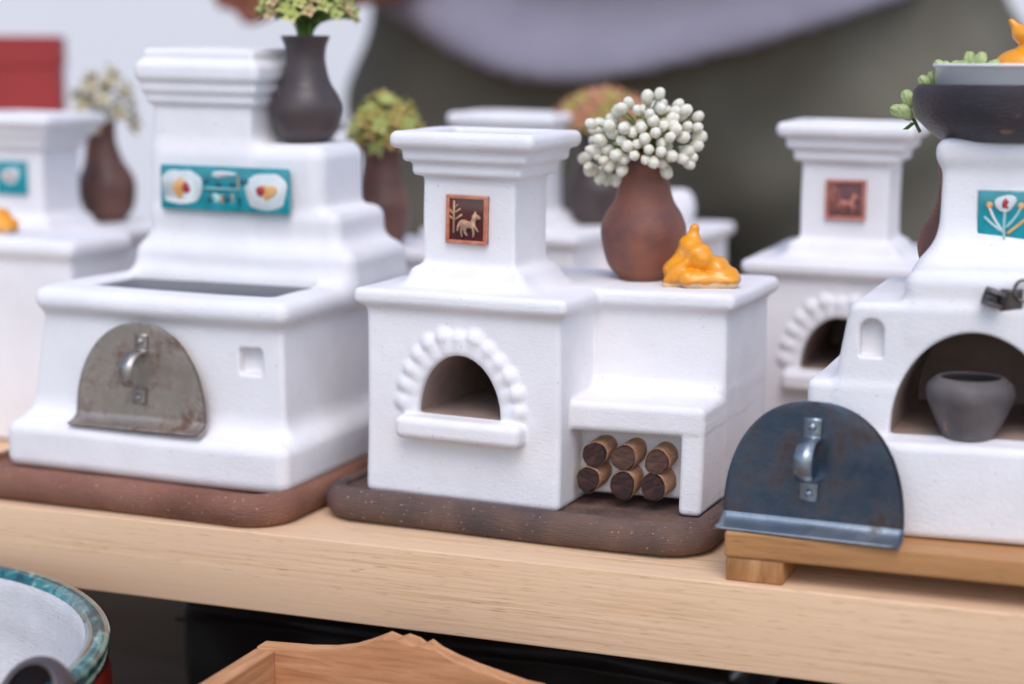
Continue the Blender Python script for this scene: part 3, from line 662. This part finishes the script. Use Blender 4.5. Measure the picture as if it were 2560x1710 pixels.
# ------------------------------------------------------------------ orange glazed cats
def cat_mesh(seg):
    def f(x, y, z):
        d = capsule(x, y, z, (-0.45, 0.1, 0.55), (-0.2, 0.0, 1.45), 0.86, 0.5)                   # chest
        d = smin(d, ellip(x, y, z, (0.14, -0.4, 1.22), (0.54, 0.46, 0.6)), 0.16)                 # head turned aside
        d = smin(d, capsule(x, y, z, (-0.2, 0.0, 1.75), (-0.12, 0.02, 2.22), 0.32, 0.18), 0.28)    # ear
        d = smin(d, ellip(x, y, z, (0.72, -0.05, 0.74), (0.56, 0.6, 0.54)), 0.16)                # haunch
        d = smin(d, ellip(x, y, z, (1.15, -0.1, 0.42), (0.55, 0.55, 0.42)), 0.12)
        d = smin(d, capsule(x, y, z, (-0.2, -0.72, 0.4), (1.42, -0.5, 0.28), 0.4, 0.27), 0.1)     # tail along the foot
        d = smin(d, capsule(x, y, z, (-1.0, -0.5, 0.2), (-0.3, -0.62, 1.0), 0.26, 0.2), 0.14)
        d = d + 0.05*np.sin(3.3*x+2*z)*np.sin(2.9*z+1.3*y) + 0.025*np.sin(7*x-3*z)*np.sin(6*z+5*y)
        return np.maximum(d, -z)
    return sdf_parts(f, (-1.7, -1.3, -0.15), (2, 1.3, 2.7), seg, None, (0, 0, 0), {'body': 'orange'})['body']
cm = cat_mesh(0.055)
setp(put('cat_figurine', cm, None, (4.32, 8.55, 8.97), (0, 0, rad(8))), 'orange glazed cat figurine sitting beside the brown vase on the bench stove', 'figurine')
def sitcat(x, y, z):
    d = ellip(x, y, z, (0, 0, 0.45), (1.0, 0.85, 0.62))
    d = smin(d, capsule(x, y, z, (0.12, 0, 0.6), (0.12, 0, 1.15), 0.42, 0.36), 0.2)
    d = smin(d, ellip(x, y, z, (0.12, -0.05, 1.5), (0.6, 0.42, 0.36)), 0.2)
    for s_ in (-1, 1): d = smin(d, capsule(x, y, z, (0.12+0.38*s_, -0.02, 1.62), (0.12+0.66*s_, 0, 2.0), 0.22, 0.1), 0.18)
    d = smin(d, capsule(x, y, z, (-0.6, -0.5, 0.2), (0.7, -0.6, 0.2), 0.24), 0.2)
    return np.maximum(d, -z)
setp(put('cat_figurine', sdf_parts(sitcat, (-1.5, -1.3, -0.15), (1.6, 1.3, 2.5), 0.07, None, (0, 0, 0), {'body': 'orange'})['body'], None, (dish_c[0] + 0.42, dish_c[1] - 0.4, 17.02), (0, 0, rad(10)), (1.1, 1.1, 0.95)), 'bright orange cat figurine sitting inside the shiny metal cup', 'figurine')

# ------------------------------------------------------------------ vases
def vase(label, loc, H, rmax, rneck, rrim, rbase, mat, hmax=0.36, ry=0, rx=0, wob=0.008):
    pr = P2([(0, 0), (rbase*0.85, 0), (rbase, 0.025*H), (rbase + (rmax-rbase)*0.62, 0.36*hmax*H), (rmax, hmax*H), (rmax*0.9, (hmax+0.14)*H), (rneck + (rmax-rneck)*0.3, (hmax+0.26)*H), (rneck*1.0, (hmax+0.44)*H), (rneck*1.02, 0.88*H), (rrim, 0.985*H), (rrim*0.97, H), (rrim*0.88, 0.985*H), (rneck*0.85, 0.86*H), (rneck*0.9, 0.7*H), (0, 0.62*H)])
    return lathe_thing('vase', label, 'vase', loc, pr, mat, None, 0, rx, ry, 48, wob)
VM = (1.62, 10.4, 8.97)
vase('reddish brown clay vase of white buds on the bench stove', VM, 5.1, 1.72, 0.95, 1.1, 1.02, 'vase_red', 0.36)
def lw(x, y, z):   # left-stove local to world
    c, s_ = math.cos(LR), math.sin(LR); return (LX + c*x - s_*y, LY + s_*x + c*y, z)
VL = lw(-3.55, 8.35, 14.2)
vase('dark brown clay vase of lime green sedum on the stepped-back stove', VL, 4.4, 1.5, 0.84, 1.03, 0.95, 'vase_dark', 0.3)

# ------------------------------------------------------------------ back row of stoves
zoff = ZB
C0 = dup(mid, 'clay_stove', (-6.9, 26.5, ZB), rad(-2), 'white clay bench stove directly behind the maroon horse tile stove', None, ('firewood_log', 'tile', 'horse_relief', 'tree_relief'))
RB = dup(mid, 'clay_stove', (12.1, 18.6, ZB), rad(0), 'white clay bench stove with a pale brick red tile on its chimney', None, ('firewood_log', 'tile'))
D0 = dup(mid, 'clay_stove', (-14.6, 13.6, ZB), rad(-1), 'white clay bench stove hidden behind the stepped-back stove, carrying a terracotta vase', None, ('firewood_log', 'tile'))
FL = stove('clay_stove', 'white clay stove with a small teal chimney tile, behind the low flat-topped stove', (-29.8, 16.4, ZB), rad(-1), plain_parts)
relief_tile(RB, -4.2, CY0 - 0.14, 11.6 - ZB, 1.75, 1.75, ('tile_brick', 'tile_mauve', 'tile_brick'), 0)
ft_ = part('tile', box(-0.95, 0.95, 0, 0.3, -0.85, 0.85, 0.06), 'teal', FL, (-4.2, CY0 - 0.14, 11.7 - ZB))
part('tile_flower', prism(blob(0, 0.1, 0.5, 0.42, 16, 1, 0.1), -0.05, 0.1, 0.03), 'tile_white', ft_)
part('tile_heart', prism(blob(0, 0.1, 0.16, 0.16, 12, 1, 0.1), -0.07, 0.06, 0.02), 'tile_red', ft_)
SD = {'C': C0, 'RB': RB, 'D': D0}
for o, lab in ((C0, 'dark clay saucer under the stove behind the horse tile stove'), (RB, 'dark clay saucer under the stove with the pale brick red tile'), (D0, 'dark clay saucer under the stove hidden behind the stepped-back stove')):
    s_ = sm.copy(); s_.name = 'clay_saucer'; COL.objects.link(s_); s_.location = (o.location.x, o.location.y, 0); s_.rotation_euler = o.rotation_euler; s_['label'] = lab
make_saucer('clay_saucer', 'dark clay saucer under the stove with the small teal tile', (-29.8, 16.4, 0), rad(-1), saucer_meshes(-9.75, 1.3, -1.55, 11, 1.9, 'darkclay', hh=0.25))
def block_sdf(x, y, z):
    x, y, z = wobble(x, y, z, 0.05, 0.5, 4.0)
    d = rbox(x, y, z, -9.0, 0.0, 0.0, 4.6, 0.02, 9.2, 0.25)
    return smin(d, rbox(x, y, z, -9.3, 0.22, -0.25, 4.8, 8.75, 9.5, 0.32), 0.5)
NB = thing('clay_stove', 'low flat-topped white clay stove without a chimney, carrying an orange cat', 'stove', (-25.15, 9.8, 0), rad(-1))
for nm, me in sdf_parts(block_sdf, (-9.8, -0.7, -0.3), (0.7, 5.2, 9.9), 0.14, classifier(['body', 'cornice'], lambda x, y, z: (z > 8.6).astype(int))).items(): put(nm, me, NB)
setp(put('cat_figurine', cm, None, tuple(fy(-32, 590, 11.9)[:2]) + (9.5,), (0, 0, rad(5))), 'orange glazed cat figurine on the low flat-topped stove without a chimney', 'figurine')
def wb(o, x, y, z):
    r = o.rotation_euler.z; c, s_ = math.cos(r), math.sin(r); return (o.location.x/U + c*x - s_*y, o.location.y/U + s_*x + c*y, z)
VC = wb(C0, -0.6, 5.4, 8.97); vase('dark grey clay vase of rosy sedum behind the bench stove', VC, 5.0, 1.75, 1.05, 1.2, 1.2, 'vase_dark')
VD = wb(D0, 0.75, 5.2, 8.97); vase('terracotta vase of yellow green sedum behind the stepped-back stove', VD, 4.8, 1.3, 0.9, 1.05, 0.9, 'vase_brown')
VF = (-32.6, 24.4, 8.98); vase('dull brown leaning vase of dried flowers on the teal tile stove', VF, 5.4, 1.55, 0.85, 0.95, 0.9, 'vase_brown', 0.33, ry=rad(-7))
VB = wb(RB, 2.6, 5.8, 8.97); vase('brown clay vase of dried cream flowers on the brick red tile stove', VB, 5.0, 1.5, 0.95, 1.05, 1.0, 'vase_brown')
VR = (13.95, 9.0, 9.5); vase('mottled terracotta vase tucked behind the tulip stove chimney', VR, 4.6, 1.4, 0.72, 0.8, 0.8, 'vase_red', 0.3)
lathe_thing('clay_pot', 'small round white clay pot beside the dark vase of rosy sedum', 'pot', wb(C0, 3.5, 6.0, 8.97), P2([(0, 0), (0.5, 0), (0.62, 0.05), (0.92, 0.6), (0.98, 1.1), (0.85, 1.6), (0.6, 1.9), (0.5, 1.92), (0.45, 1.8), (0, 1.5)]), 'white')

# ------------------------------------------------------------------ flowers
def bud_mesh(name, mat, tip=0.25, n=12, lobes=5, depth=0.05):
    prof = P2([(0.0, -0.5), (0.22, -0.46), (0.42, -0.2), (0.46, 0.08), (0.36, 0.34), (0.18, 0.47), (0.0, 0.45)], 2); v, f = [], []
    for r, z in prof:
        for i in range(n):
            a = 2*math.pi*i/n; q = 1 + depth*math.cos(lobes*a + 2*z) * (0.4 + z + 0.5); v.append((r*q*math.cos(a), r*q*math.sin(a), z))
    for k in range(len(prof)-1):
        for i in range(n): f.append([k*n+i, k*n+(i+1) % n, (k+1)*n+(i+1) % n, (k+1)*n+i])
    return mesh(name, v, f, mat)
def floret_mesh(name, mat):
    v, f = [], []
    for k in range(5):
        a = 2*math.pi*k/5; ca, sa = math.cos(a), math.sin(a)
        for (r, w_, z) in ((0.06, 0.1, 0.0), (0.28, 0.17, 0.10), (0.52, 0.02, 0.22)):
            for s_ in (-1, 1): v.append((r*ca - s_*w_*sa, r*sa + s_*w_*ca, z))
        o = k*6; f += [[o, o+2, o+3, o+1], [o+2, o+4, o+5, o+3]]
    o = len(v); lv, lf = lathe([(0.0, -0.3), (0.12, -0.2), (0.17, 0.0), (0.12, 0.2), (0.0, 0.26)], 8)
    v += lv; f += [[i+o for i in q] for q in lf]
    return mesh(name, v, f, mat)
BM = {'bud_white': bud_mesh('flower_bud', 'bud_white', n=14, lobes=5, depth=0.06), 'bud_green': bud_mesh('flower_bud', 'bud_green', n=20, lobes=5, depth=0.16)}
FM = {k: floret_mesh('floret', k) for k in ('petal_lime', 'petal_blush', 'petal_olive', 'petal_rose', 'petal_dry')}
def bunch(name, label, mouth, heads, me_list, size, stem_r=0.045, nm='flower_bud', stem_mat='stem', zs=1.0):
    t = thing(name, label, 'flowers', mouth)
    for k, (p, s_) in enumerate(heads):
        d = Vector(p) - Vector(mouth); q = d.copy(); q.z = max(q.z, 0.3)
        base = Vector((random.uniform(-.3, .3), random.uniform(-.3, .3), -0.4))
        midp = Vector((d.x*0.35, d.y*0.35, max(0.25, d.z*0.55) + 0.15))
        part('stem', tube(curve_pts([tuple(base), tuple(midp), tuple(d)], 3), stem_r, 5, 0.7), stem_mat, t)
        dirv = (d - midp).normalized() + Vector((random.uniform(-.25, .25), random.uniform(-.25, .25), random.uniform(-.1, .25)))
        o = put(nm, me_list[k % len(me_list)], t, d + (d-midp).normalized()*0.12, dirv.to_track_quat('Z', 'Y').to_euler(), (size*s_, size*s_, size*s_*zs))
    return t
# white bud heads read off the photo, set on a dome around the vase mouth
crop = [(238,370),(360,385),(490,230),(445,265),(545,280),(610,195),(690,175),(625,305),(700,270),(812,240),(862,280),(945,320),(875,385),(775,340),(710,385),(665,430),(800,410),(845,460),(940,395),(955,455),(935,515),(870,550),(840,600),(905,590),(885,635),(770,580),(700,625),(735,680),(700,500),(620,540),(600,605),(595,470),(515,430),(570,395),(455,400),(380,435),(443,485),(298,478),(265,548),(350,540),(410,575),(465,600),(525,580),(195,595),(235,675),(295,690),(365,645),(325,610),(350,735),(412,735),(445,670),(545,505),(760,460),(700,555),(790,290),(650,620),(300,730),(480,520),(650,350),(780,380)]
heads = []; vdep = np.array(VM[:2]) - CAM[:2]; vdep = float(np.hypot(*vdep))
for cx, cy in crop:
    u = (cx - 590) / 420; vv = (cy - 450) / 310; q = u*u + vv*vv
    back = -1.9 * math.sqrt(max(0.02, 1 - min(q, 0.98))) + random.uniform(-.25, .25)
    d = ray(1400 + cx*0.3571, 180 + cy*0.3571); hd = math.hypot(d[0], d[1])
    p = CAM + d * ((vdep + back) / hd); heads.append((tuple(p), random.uniform(0.86, 1.12)))
for _ in range(30):
    cx, cy = random.choice(crop[12:60]); cx += random.uniform(-45, 45); cy += random.uniform(-40, 30)
    d = ray(1400 + cx*0.3571, 180 + cy*0.3571); p = CAM + d * ((vdep + random.uniform(-1.2, 0.2)) / math.hypot(d[0], d[1])); heads.append((tuple(p), random.uniform(0.7, 0.95)))
for _ in range(20):
    a = random.uniform(0, 2*math.pi); el = random.uniform(0.05, 1.3); b = fh * abs(math.sin(a)) * math.cos(el) * 1.9 + cr * math.cos(a) * math.cos(el) * 2.0
    heads.append(((VM[0] + b[0], VM[1] + b[1], 14.2 + 1.6*math.sin(el)), random.uniform(.85, 1.05)))
bunch('flower_bunch', 'round bunch of white flower buds in the reddish brown vase', (VM[0], VM[1], VM[2] + 4.9), heads, [BM['bud_white']], 0.48, zs=1.2)
def dome(c, rx, rz, n, low=-0.15, s=(0.85, 1.15), lean=(0, 0)):
    out = []
    for i in range(n):
        t = (i + 0.5) / n; z = low + (1 - low) * t; r = math.sqrt(max(0, 1 - max(z, 0)**2)) * random.uniform(0.75, 1.0); a = i * 2.39996
        out.append(((c[0] + rx*r*math.cos(a) + lean[0]*z, c[1] + rx*r*math.sin(a) + lean[1]*z, c[2] + rz*z*random.uniform(.85, 1)), random.uniform(*s)))
    return out
ml = (VL[0], VL[1], VL[2] + 4.4)
bunch('flower_bunch', 'bunch of lime green sedum florets in the dark brown vase', ml, dome((ml[0] + 0.25, ml[1], ml[2] + 1.0), 2.0, 1.9, 90), [FM['petal_lime'], FM['petal_blush'], FM['petal_lime']], 0.8, 0.05, 'floret', 'leaf')
mc = (VC[0], VC[1], VC[2] + 4.85)
bunch('flower_bunch', 'bunch of rosy sedum florets in the dark grey vase', mc, dome((mc[0] + 0.3, mc[1], mc[2] + 0.5), 2.6, 1.6, 80), [FM['petal_rose'], FM['petal_rose'], FM['petal_olive']], 1.05, 0.06, 'floret', 'stem')
md = (VD[0], VD[1], VD[2] + 4.85)
bunch('flower_bunch', 'bunch of yellow green sedum florets in the terracotta vase', md, dome((md[0] + 0.3, md[1], md[2] + 0.3), 1.6, 1.7, 50, -0.3), [FM['petal_olive'], FM['petal_olive'], FM['petal_lime']], 1.0, 0.07, 'floret', 'leaf')
mf = (VF[0] - 0.65, VF[1], VF[2] + 5.2)
bunch('flower_bunch', 'dried cream flowers in the dull brown leaning vase', mf, dome((mf[0] + 0.5, mf[1], mf[2] + 0.6), 1.6, 2.2, 22, -0.3), [FM['petal_dry']], 1.2, 0.05, 'floret', 'stem')
mb = (VB[0], VB[1], VB[2] + 4.85)
bunch('flower_bunch', 'dried cream flowers in the brown vase on the brick red tile stove', mb, dome((mb[0] - 0.3, mb[1], mb[2] + 0.2), 1.6, 1.5, 46, -0.6), [FM['petal_dry']], 1.0, 0.05, 'floret', 'stem')
# buds tucked round the dish and in the cup
dz = 16.5
bt = thing('bud_sprig', 'green flower buds tucked between the dark clay dish and metal cup', 'flowers', (*dish_c, dz))
def at_depth(px, py, t):
    d = ray(px, py); return CAM + d * (t / math.hypot(d[0], d[1]))
tD = math.hypot(dish_c[0] - CAM[0], dish_c[1] - CAM[1])
def sprig_bud(px, py, t, s_, tilt, mt='bud_green'):
    p = at_depth(px, py, t); put('flower_bud', BM[mt], bt, (p[0]-dish_c[0], p[1]-dish_c[1], p[2]-dz), (random.uniform(-.3, .3), tilt, random.uniform(-.4, .4)), (s_*0.92, s_*0.92, s_*1.4))
for px, py, t, s_, tl in ((2312,206,tD+0.2,.42,-.7),(2332,197,tD+.3,.4,-.2),(2350,165,tD+.6,.38,-.8),(2367,166,tD+.5,.36,-1.1),(2384,164,tD+.3,.34,1),(2398,163,tD-.2,.34,1.2),(2410,162,tD-.6,.34,.9),(2423,151,tD-.6,.46,0),(2438,158,tD-.8,.34,.3),(2452,152,tD-.9,.46,.1),(2482,162,tD-1.1,.38,1.2),(2270,247,tD+.9,.5,-.45),(2246,279,tD+.7,.5,-1.2),(2262,281,tD+.6,.52,-.9)):
    sprig_bud(px, py, t, s_, tl)
a, b, c_ = at_depth(2285, 300, tD+.9), at_depth(2262, 280, tD+.7), at_depth(2300, 330, tD+1.0)
O_ = np.array([*dish_c, dz])
part('stem', tube([tuple(c_-O_), tuple(a-O_), tuple(b-O_)], 0.07, 6), 'leaf', bt)
p0, p1 = at_depth(2292, 306, tD+.8)-O_, at_depth(2256, 324, tD+.6)-O_
mid_ = (p0+p1)/2; sv = np.array([0.05, 0, 0.13])
part('leaf', ([tuple(p0), tuple(mid_+sv), tuple(p1), tuple(mid_-sv), tuple(mid_+np.array([0, .06, 0]))], [[0, 1, 4], [1, 2, 4], [2, 3, 4], [3, 0, 4]]), 'leaf', bt)

# ------------------------------------------------------------------ glazed bowl, carved tray, dark things below
BC = (-22.0, -13.0); BZ = -12.5; br_ = 11.5
bw = thing('glazed_bowl', 'large bowl with a running teal rim, scarlet outside and white inside', 'bowl', (*BC, BZ))
H_ = -2.0 - BZ
def ring_shell(prof, n=120): return lathe(prof, n, 0.0)
ov, of = lathe(P2([(0.0, 0.0), (6.5, 0.0), (7.2, 0.2), (8.8, 2.0), (11.0, 5.5), (11.5, 8.2), (11.42, H_-0.72)], 6), 120); part('outer_wall', (ov, of[:-1]), 'glaze_scarlet', bw)
rv = [(11.2, H_-0.85), (11.36, H_-0.74), (11.4, H_-0.6), (11.34, H_-0.48), (11.42, H_-0.35), (11.48, H_-0.12), (11.35, H_+0.1), (11.1, H_+0.16), (10.8, H_+0.06), (10.62, H_-0.15)]
v_, f_ = lathe(P2(rv, 4), 140); part('rim', (v_, f_[:-2]), 'rim', bw)
v_, f_ = lathe(P2([(10.63, H_-0.13), (10.5, H_-0.5), (10.45, H_-1.6), (10.2, H_-3.2), (8.5, 3.6), (5, 2.2), (0.0, 2.0)], 6), 120); part('inner_wall', (v_, [q[::-1] for q in f_ if len(q) == 4]), 'bowl_white', bw)
pc = fy(62, 1672, -12.2)
lathe_thing('clay_pot', 'small dark clay pot tipped over inside the large glazed bowl', 'pot', (pc[0] + 0.35, pc[1] + 1.2, pc[2] - 1.75), [(r*0.86, z*0.95) for r, z in pot_prof], 'vase_dark', rx=rad(52))

tx, ty = -8.15, -4.0
tr = thing('carved_tray', 'open reddish wooden tray with a wavy carved back board', 'tray', (tx, ty, -12.5))
TZ = 12.5
prof_px = [(640,1618),(700,1623),(760,1628),(820,1629),(870,1624),(905,1614),(935,1603),(958,1594),(985,1606),(1003,1600),(1030,1610),(1046,1622),(1062,1614),(1085,1632),(1130,1655),(1180,1676),(1240,1697),(1300,1718),(1345,1728)]
top = [fy(px, py, ty) for px, py in prof_px]
poly = [(p[0]-tx, p[2]+TZ) for p in top]; wT = poly[-1][0]
poly = poly + [(wT, 0.0), (poly[0][0], 0.0)]
part('back_board', prism(poly, 0.0, 0.75, 0.09), 'tray', tr, smooth=False)
zt = poly[0][1]
x0 = poly[0][0]
part('side_board', box(x0-0.0, x0+0.75, -11, -0.01, 0.7, zt-0.03, 0.05), 'tray_side', tr)
part('side_board', box(wT-0.75, wT, -11, -0.01, 0.7, zt-0.03, 0.05), 'tray_side', tr)
part('front_board', box(x0, wT, -11.75, -11.01, 0.0, zt-0.05, 0.05), 'tray', tr)
part('floor_board', box(x0+0.02, wT-0.02, -11, -0.01, 0.0, 0.69, 0.03), 'tray', tr)

bx = thing('black_box', 'shiny black plastic-wrapped box in the shade under the table', 'box', (0, 0, -12.5), rad(-0.5))
def lump(x, y, z):
    x, y, z = wobble(x, y, z, 0.22, 0.5, 3); return rbox(x, y, z, -18.2, 6.5, 6.5, 20, 0, 6.6, 0.5) + 0.12*np.sin(1.3*x+0.8*z)*np.sin(0.9*y)
put('wrapping', sdf_parts(lump, (-19.5, 5, -0.8), (8, 21.5, 8), 0.3, None, (0, 0, 0), {'body': 'black_plastic'})['body'], bx, (0, 0, 0.25))
part('fold', tube(curve_pts([(-18, 6.2, 6.1), (-12, 6.1, 6.3), (-6, 6.0, 6.15), (0, 6.1, 6.3), (6, 6.1, 6.1)], 6), 0.12, 6), 'black_plastic', bx, (0, 0, 0.2))
b2 = thing('black_bag', 'crumpled black plastic bag in the shade under the thick table edge', 'bag', (0, 0, -12.5))
def lump2(x, y, z):
    x, y, z = wobble(x, y, z, 0.35, 0.8, 5); return smin(ellip(x, y, z, (11, 11, 3.0), (4.6, 5, 4.2)), ellip(x, y, z, (16, 9, 2.5), (5, 5, 3.4)), 1.0) + 0.15*np.sin(2*x+z)*np.sin(1.7*y)
put('bag', sdf_parts(lambda x, y, z: np.maximum(lump2(x, y, z), -z), (4, 2, -0.4), (23, 18, 9), 0.3, None, (0, 0, 0), {'body': 'black_plastic'})['body'], b2)
cb = thing('cardboard_box', 'brown cardboard box in the dark behind the black box', 'box', (-3, 27, -12.5), rad(3))
for q in ((-17, 12, 0, 0.4, 0, 8.6), (-17, 12, 9.6, 10, 0, 8.6), (-17, -16.6, 0.41, 9.59, 0, 8.6), (11.6, 12, 0.41, 9.59, 0, 8.6)): part('panel', box(*q, 0.05), 'cardboard', cb)
part('flap', box(-17, 12, -4.5, 0, 8.62, 8.9, 0.05), 'cardboard', cb, rot=(rad(2), 0, 0))

# red card box at the back of the table
p = fy(145, 95, 38); rb = thing('red_box', 'plain red cardboard box standing at the back of the table', 'box', (p[0], 38, 0), rad(31))
part('carton', box(-9, 0, 0, 5, 0, 19.0, 0.15), 'red_box', rb, smooth=False)
part('lid', box(-9.1, 0.1, -0.1, 5.1, 17.2, 19.1, 0.12), 'red_box', rb, smooth=False)

# ------------------------------------------------------------------ person behind the table
tP = 132.0; pc_ = CAM + fh * tP + cr * ((1730 - 1280) / F * tP)
pr = thing('person', 'person in a lavender grey shirt and olive trousers standing behind the table', 'person', (pc_[0], pc_[1], -75), YAW)
E0 = 75.0                                    # table height above the ground
def legs(x, y, z):
    d = smin(capsule(x, y, z, (-13, 1, 86), (-15, 0, 48), 12, 8.6), capsule(x, y, z, (-15, 0, 48), (-16, 2, 8), 8.6, 6.6), 3)
    e = smin(capsule(x, y, z, (12, 1, 86), (15.5, 0, 48), 12, 8.6), capsule(x, y, z, (15.5, 0, 48), (16.5, 2, 8), 8.6, 6.6), 3)
    h = ellip(x, y, z, (0, 1, 96), (24, 14.5, 17))
    d = smin(smin(d, e, 3), h, 5)
    d = d + 0.5*np.sin(0.35*z + 0.2*x)*np.sin(0.3*x + 1) + 0.35*np.sin(0.6*z - 0.3*x)
    return np.maximum(np.maximum(d, 6 - z), z - 104)
put('trousers', sdf_parts(legs, (-30, -18, 4), (30, 20, 106), 1.1, None, (0, 0, 0), {'body': 'trousers'})['body'], pr)
hem_u = np.array([-30, -23, -19, -15, -11, -6, 0, 6, 12, 18, 26]); hem_z = np.array([100, 96.5, 93.4, 91.4, 90.6, 91.2, 92.6, 94.3, 96.2, 97.6, 99.5])
def shirt(x, y, z):
    hz = sum(np.interp(x + o_, hem_u, hem_z) for o_ in (-2.5, 0, 2.5)) / 3; t = np.clip((z - 92) / 45, 0, 1); cx = -3.5 + 3.5*t
    rx = 22.5 + 1.0*np.sin(3*t); ry = 17.5 - 4*t
    d = (np.sqrt(((x-cx)/rx)**2 + ((y+1)/ry)**2) - 1) * ry
    d = d + (1.1*np.sin(0.5*(z - hz) - 0.5 + 0.05*x) * np.clip((z-hz)/3, 0, 1) + 0.45*np.sin(0.22*x + 0.3*z)) * np.exp(-((z-hz)/22)**2)
    sh = ellip(x, y, z, (0, 1, 128), (23, 12.5, 16))
    d = smin(np.maximum(d, z - 128), sh, 6)
    for s_ in (-1, 1): d = smin(d, capsule(x, y, z, (19*s_, 1, 134), (27*s_, -2, 114), 7, 6.2), 4)
    cut = hz - z
    inner = d + 1.2
    d = smax(d, cut, 1.2)
    return np.maximum(d, -np.maximum(inner, z - hz - 6))
put('shirt', sdf_parts(shirt, (-36, -24, 86), (36, 20, 148), 0.65, None, (0, 0, 0), {'body': 'shirt'})['body'], pr)
def bodyf(x, y, z):
    d = capsule(x, y, z, (0, 1, 138), (0, 0, 150), 6, 5.6)
    d = smin(d, ellip(x, y, z, (0, -1.5, 160), (7.6, 9.6, 11.5)), 3)
    d = smin(d, capsule(x, y, z, (0, -10.4, 158.5), (0, -11.6, 156.4), 1.0, 1.4), 1.2)        # nose
    d = smin(d, ellip(x, y, z, (0, -8.6, 151.8), (3.0, 2.2, 1.0)), 1.0)                     # mouth
    for s_ in (-1, 1):
        d = smin(d, ellip(x, y, z, (7.7*s_, 0, 159), (1.0, 2.0, 3.2)), 0.8)                   # ears
        d = smax(d, -ellip(x, y, z, (3.1*s_, -10.4, 161), (1.7, 1.6, 1.1)), 0.8)              # eye sockets
        d = smin(d, ellip(x, y, z, (3.1*s_, -8.9, 161), (1.3, 1.1, 1.0)), 0.3)
        d = smin(d, capsule(x, y, z, (25*s_, -1, 118), (30*s_, -3, 106), 4.6, 4.2), 3)
    # arm on the seller's right: forearm held across, hand hanging over the table
    for (a, b, r0, r1) in (((-30, -3, 106), (-21, -12, 100.3), 4.3, 3.4), ((-21, -12, 100.3), (-24.5, -14, 99.6), 3.2, 3.4), ((-23.5, -14, 99.8), (-27, -14, 99.2), 3.2, 2.8)):
        d = smin(d, capsule(x, y, z, a, b, r0, r1), 1.6)
    for k, (dx, dzz, l) in enumerate(((-27, 100.8, 5.4), (-27.4, 99.4, 6.0), (-27.2, 98.1, 5.4), (-26.5, 97.0, 4.4))):
        d = smin(d, capsule(x, y, z, (dx, -14, dzz), (dx - l*0.55, -15, dzz - 0.4), 1.0, 0.95), 0.4)
        d = smin(d, capsule(x, y, z, (dx - l*0.55, -15, dzz - 0.4), (dx - l, -13.5, dzz - 1.6), 0.95, 0.8), 0.4)
    d = smin(d, capsule(x, y, z, (-22.5, -16, 97.6), (-25.5, -18.5, 96.8), 1.2, 0.95), 0.8)
    for (a, b, r0, r1) in (((30, -3, 106), (27, -9, 113), 4.2, 3.0), ((27, -9, 113), (23, -13, 119), 3.0, 2.6), ((23, -13, 119), (20, -14.5, 123), 3.0, 2.6)):
        d = smin(d, capsule(x, y, z, a, b, r0, r1), 1.5)
    for k in range(4): d = smin(d, capsule(x, y, z, (21.5-k*1.3, -15, 122.5-k*0.6), (18-k*1.2, -16, 126-k), 1.0, 0.8), 0.4)
    d = smin(d, capsule(x, y, z, (24, -14, 120), (24.5, -16, 124), 1.1, 0.9), 0.5)
    for s_ in (-1, 1): d = smin(smin(d, capsule(x, y, z, (16.2*s_, 2, 50), (16.4*s_, 2, 5), 5.2, 4.4), 1), capsule(x, y, z, (0, 2, 138), (16.2*s_, 2, 50), 7, 5.2), 2)
    return d
put('body', sdf_parts(bodyf, (-44, -30, 0), (40, 14, 174), 0.8, None, (0, 0, 0), {'body': 'skin'})['body'], pr)
def hairf(x, y, z):
    d = ellip(x, y, z, (0, 0.3, 162.2), (8.3, 10, 11)); return np.maximum(d, -np.minimum(z - (158 - 0.35*(y+2)), 30 - 0*x)) if False else np.maximum(d, np.minimum(156 - z + 0.0*x, 99.0) + np.where(y < -5.5, (166.5 - z), -8.0))
put('hair', sdf_parts(hairf, (-9.5, -11, 148), (9.5, 12, 175), 0.7, None, (0, 0, 0), {'body': 'hair'})['body'], pr)
for s_ in (-1, 1):
    def shoe(x, y, z): return np.maximum(smin(ellip(x, y, z, (16.5*s_, -8, 4), (5.2, 11, 4.5)), ellip(x, y, z, (16.5*s_, 3, 5.5), (4.9, 6.5, 6.5)), 3), -z + 0.02)
    put('shoe', sdf_parts(shoe, (16.5*s_-7, -21, -0.8), (16.5*s_+7, 11, 14), 0.8, None, (0, 0, 0), {'body': 'shoe'})['body'], pr)
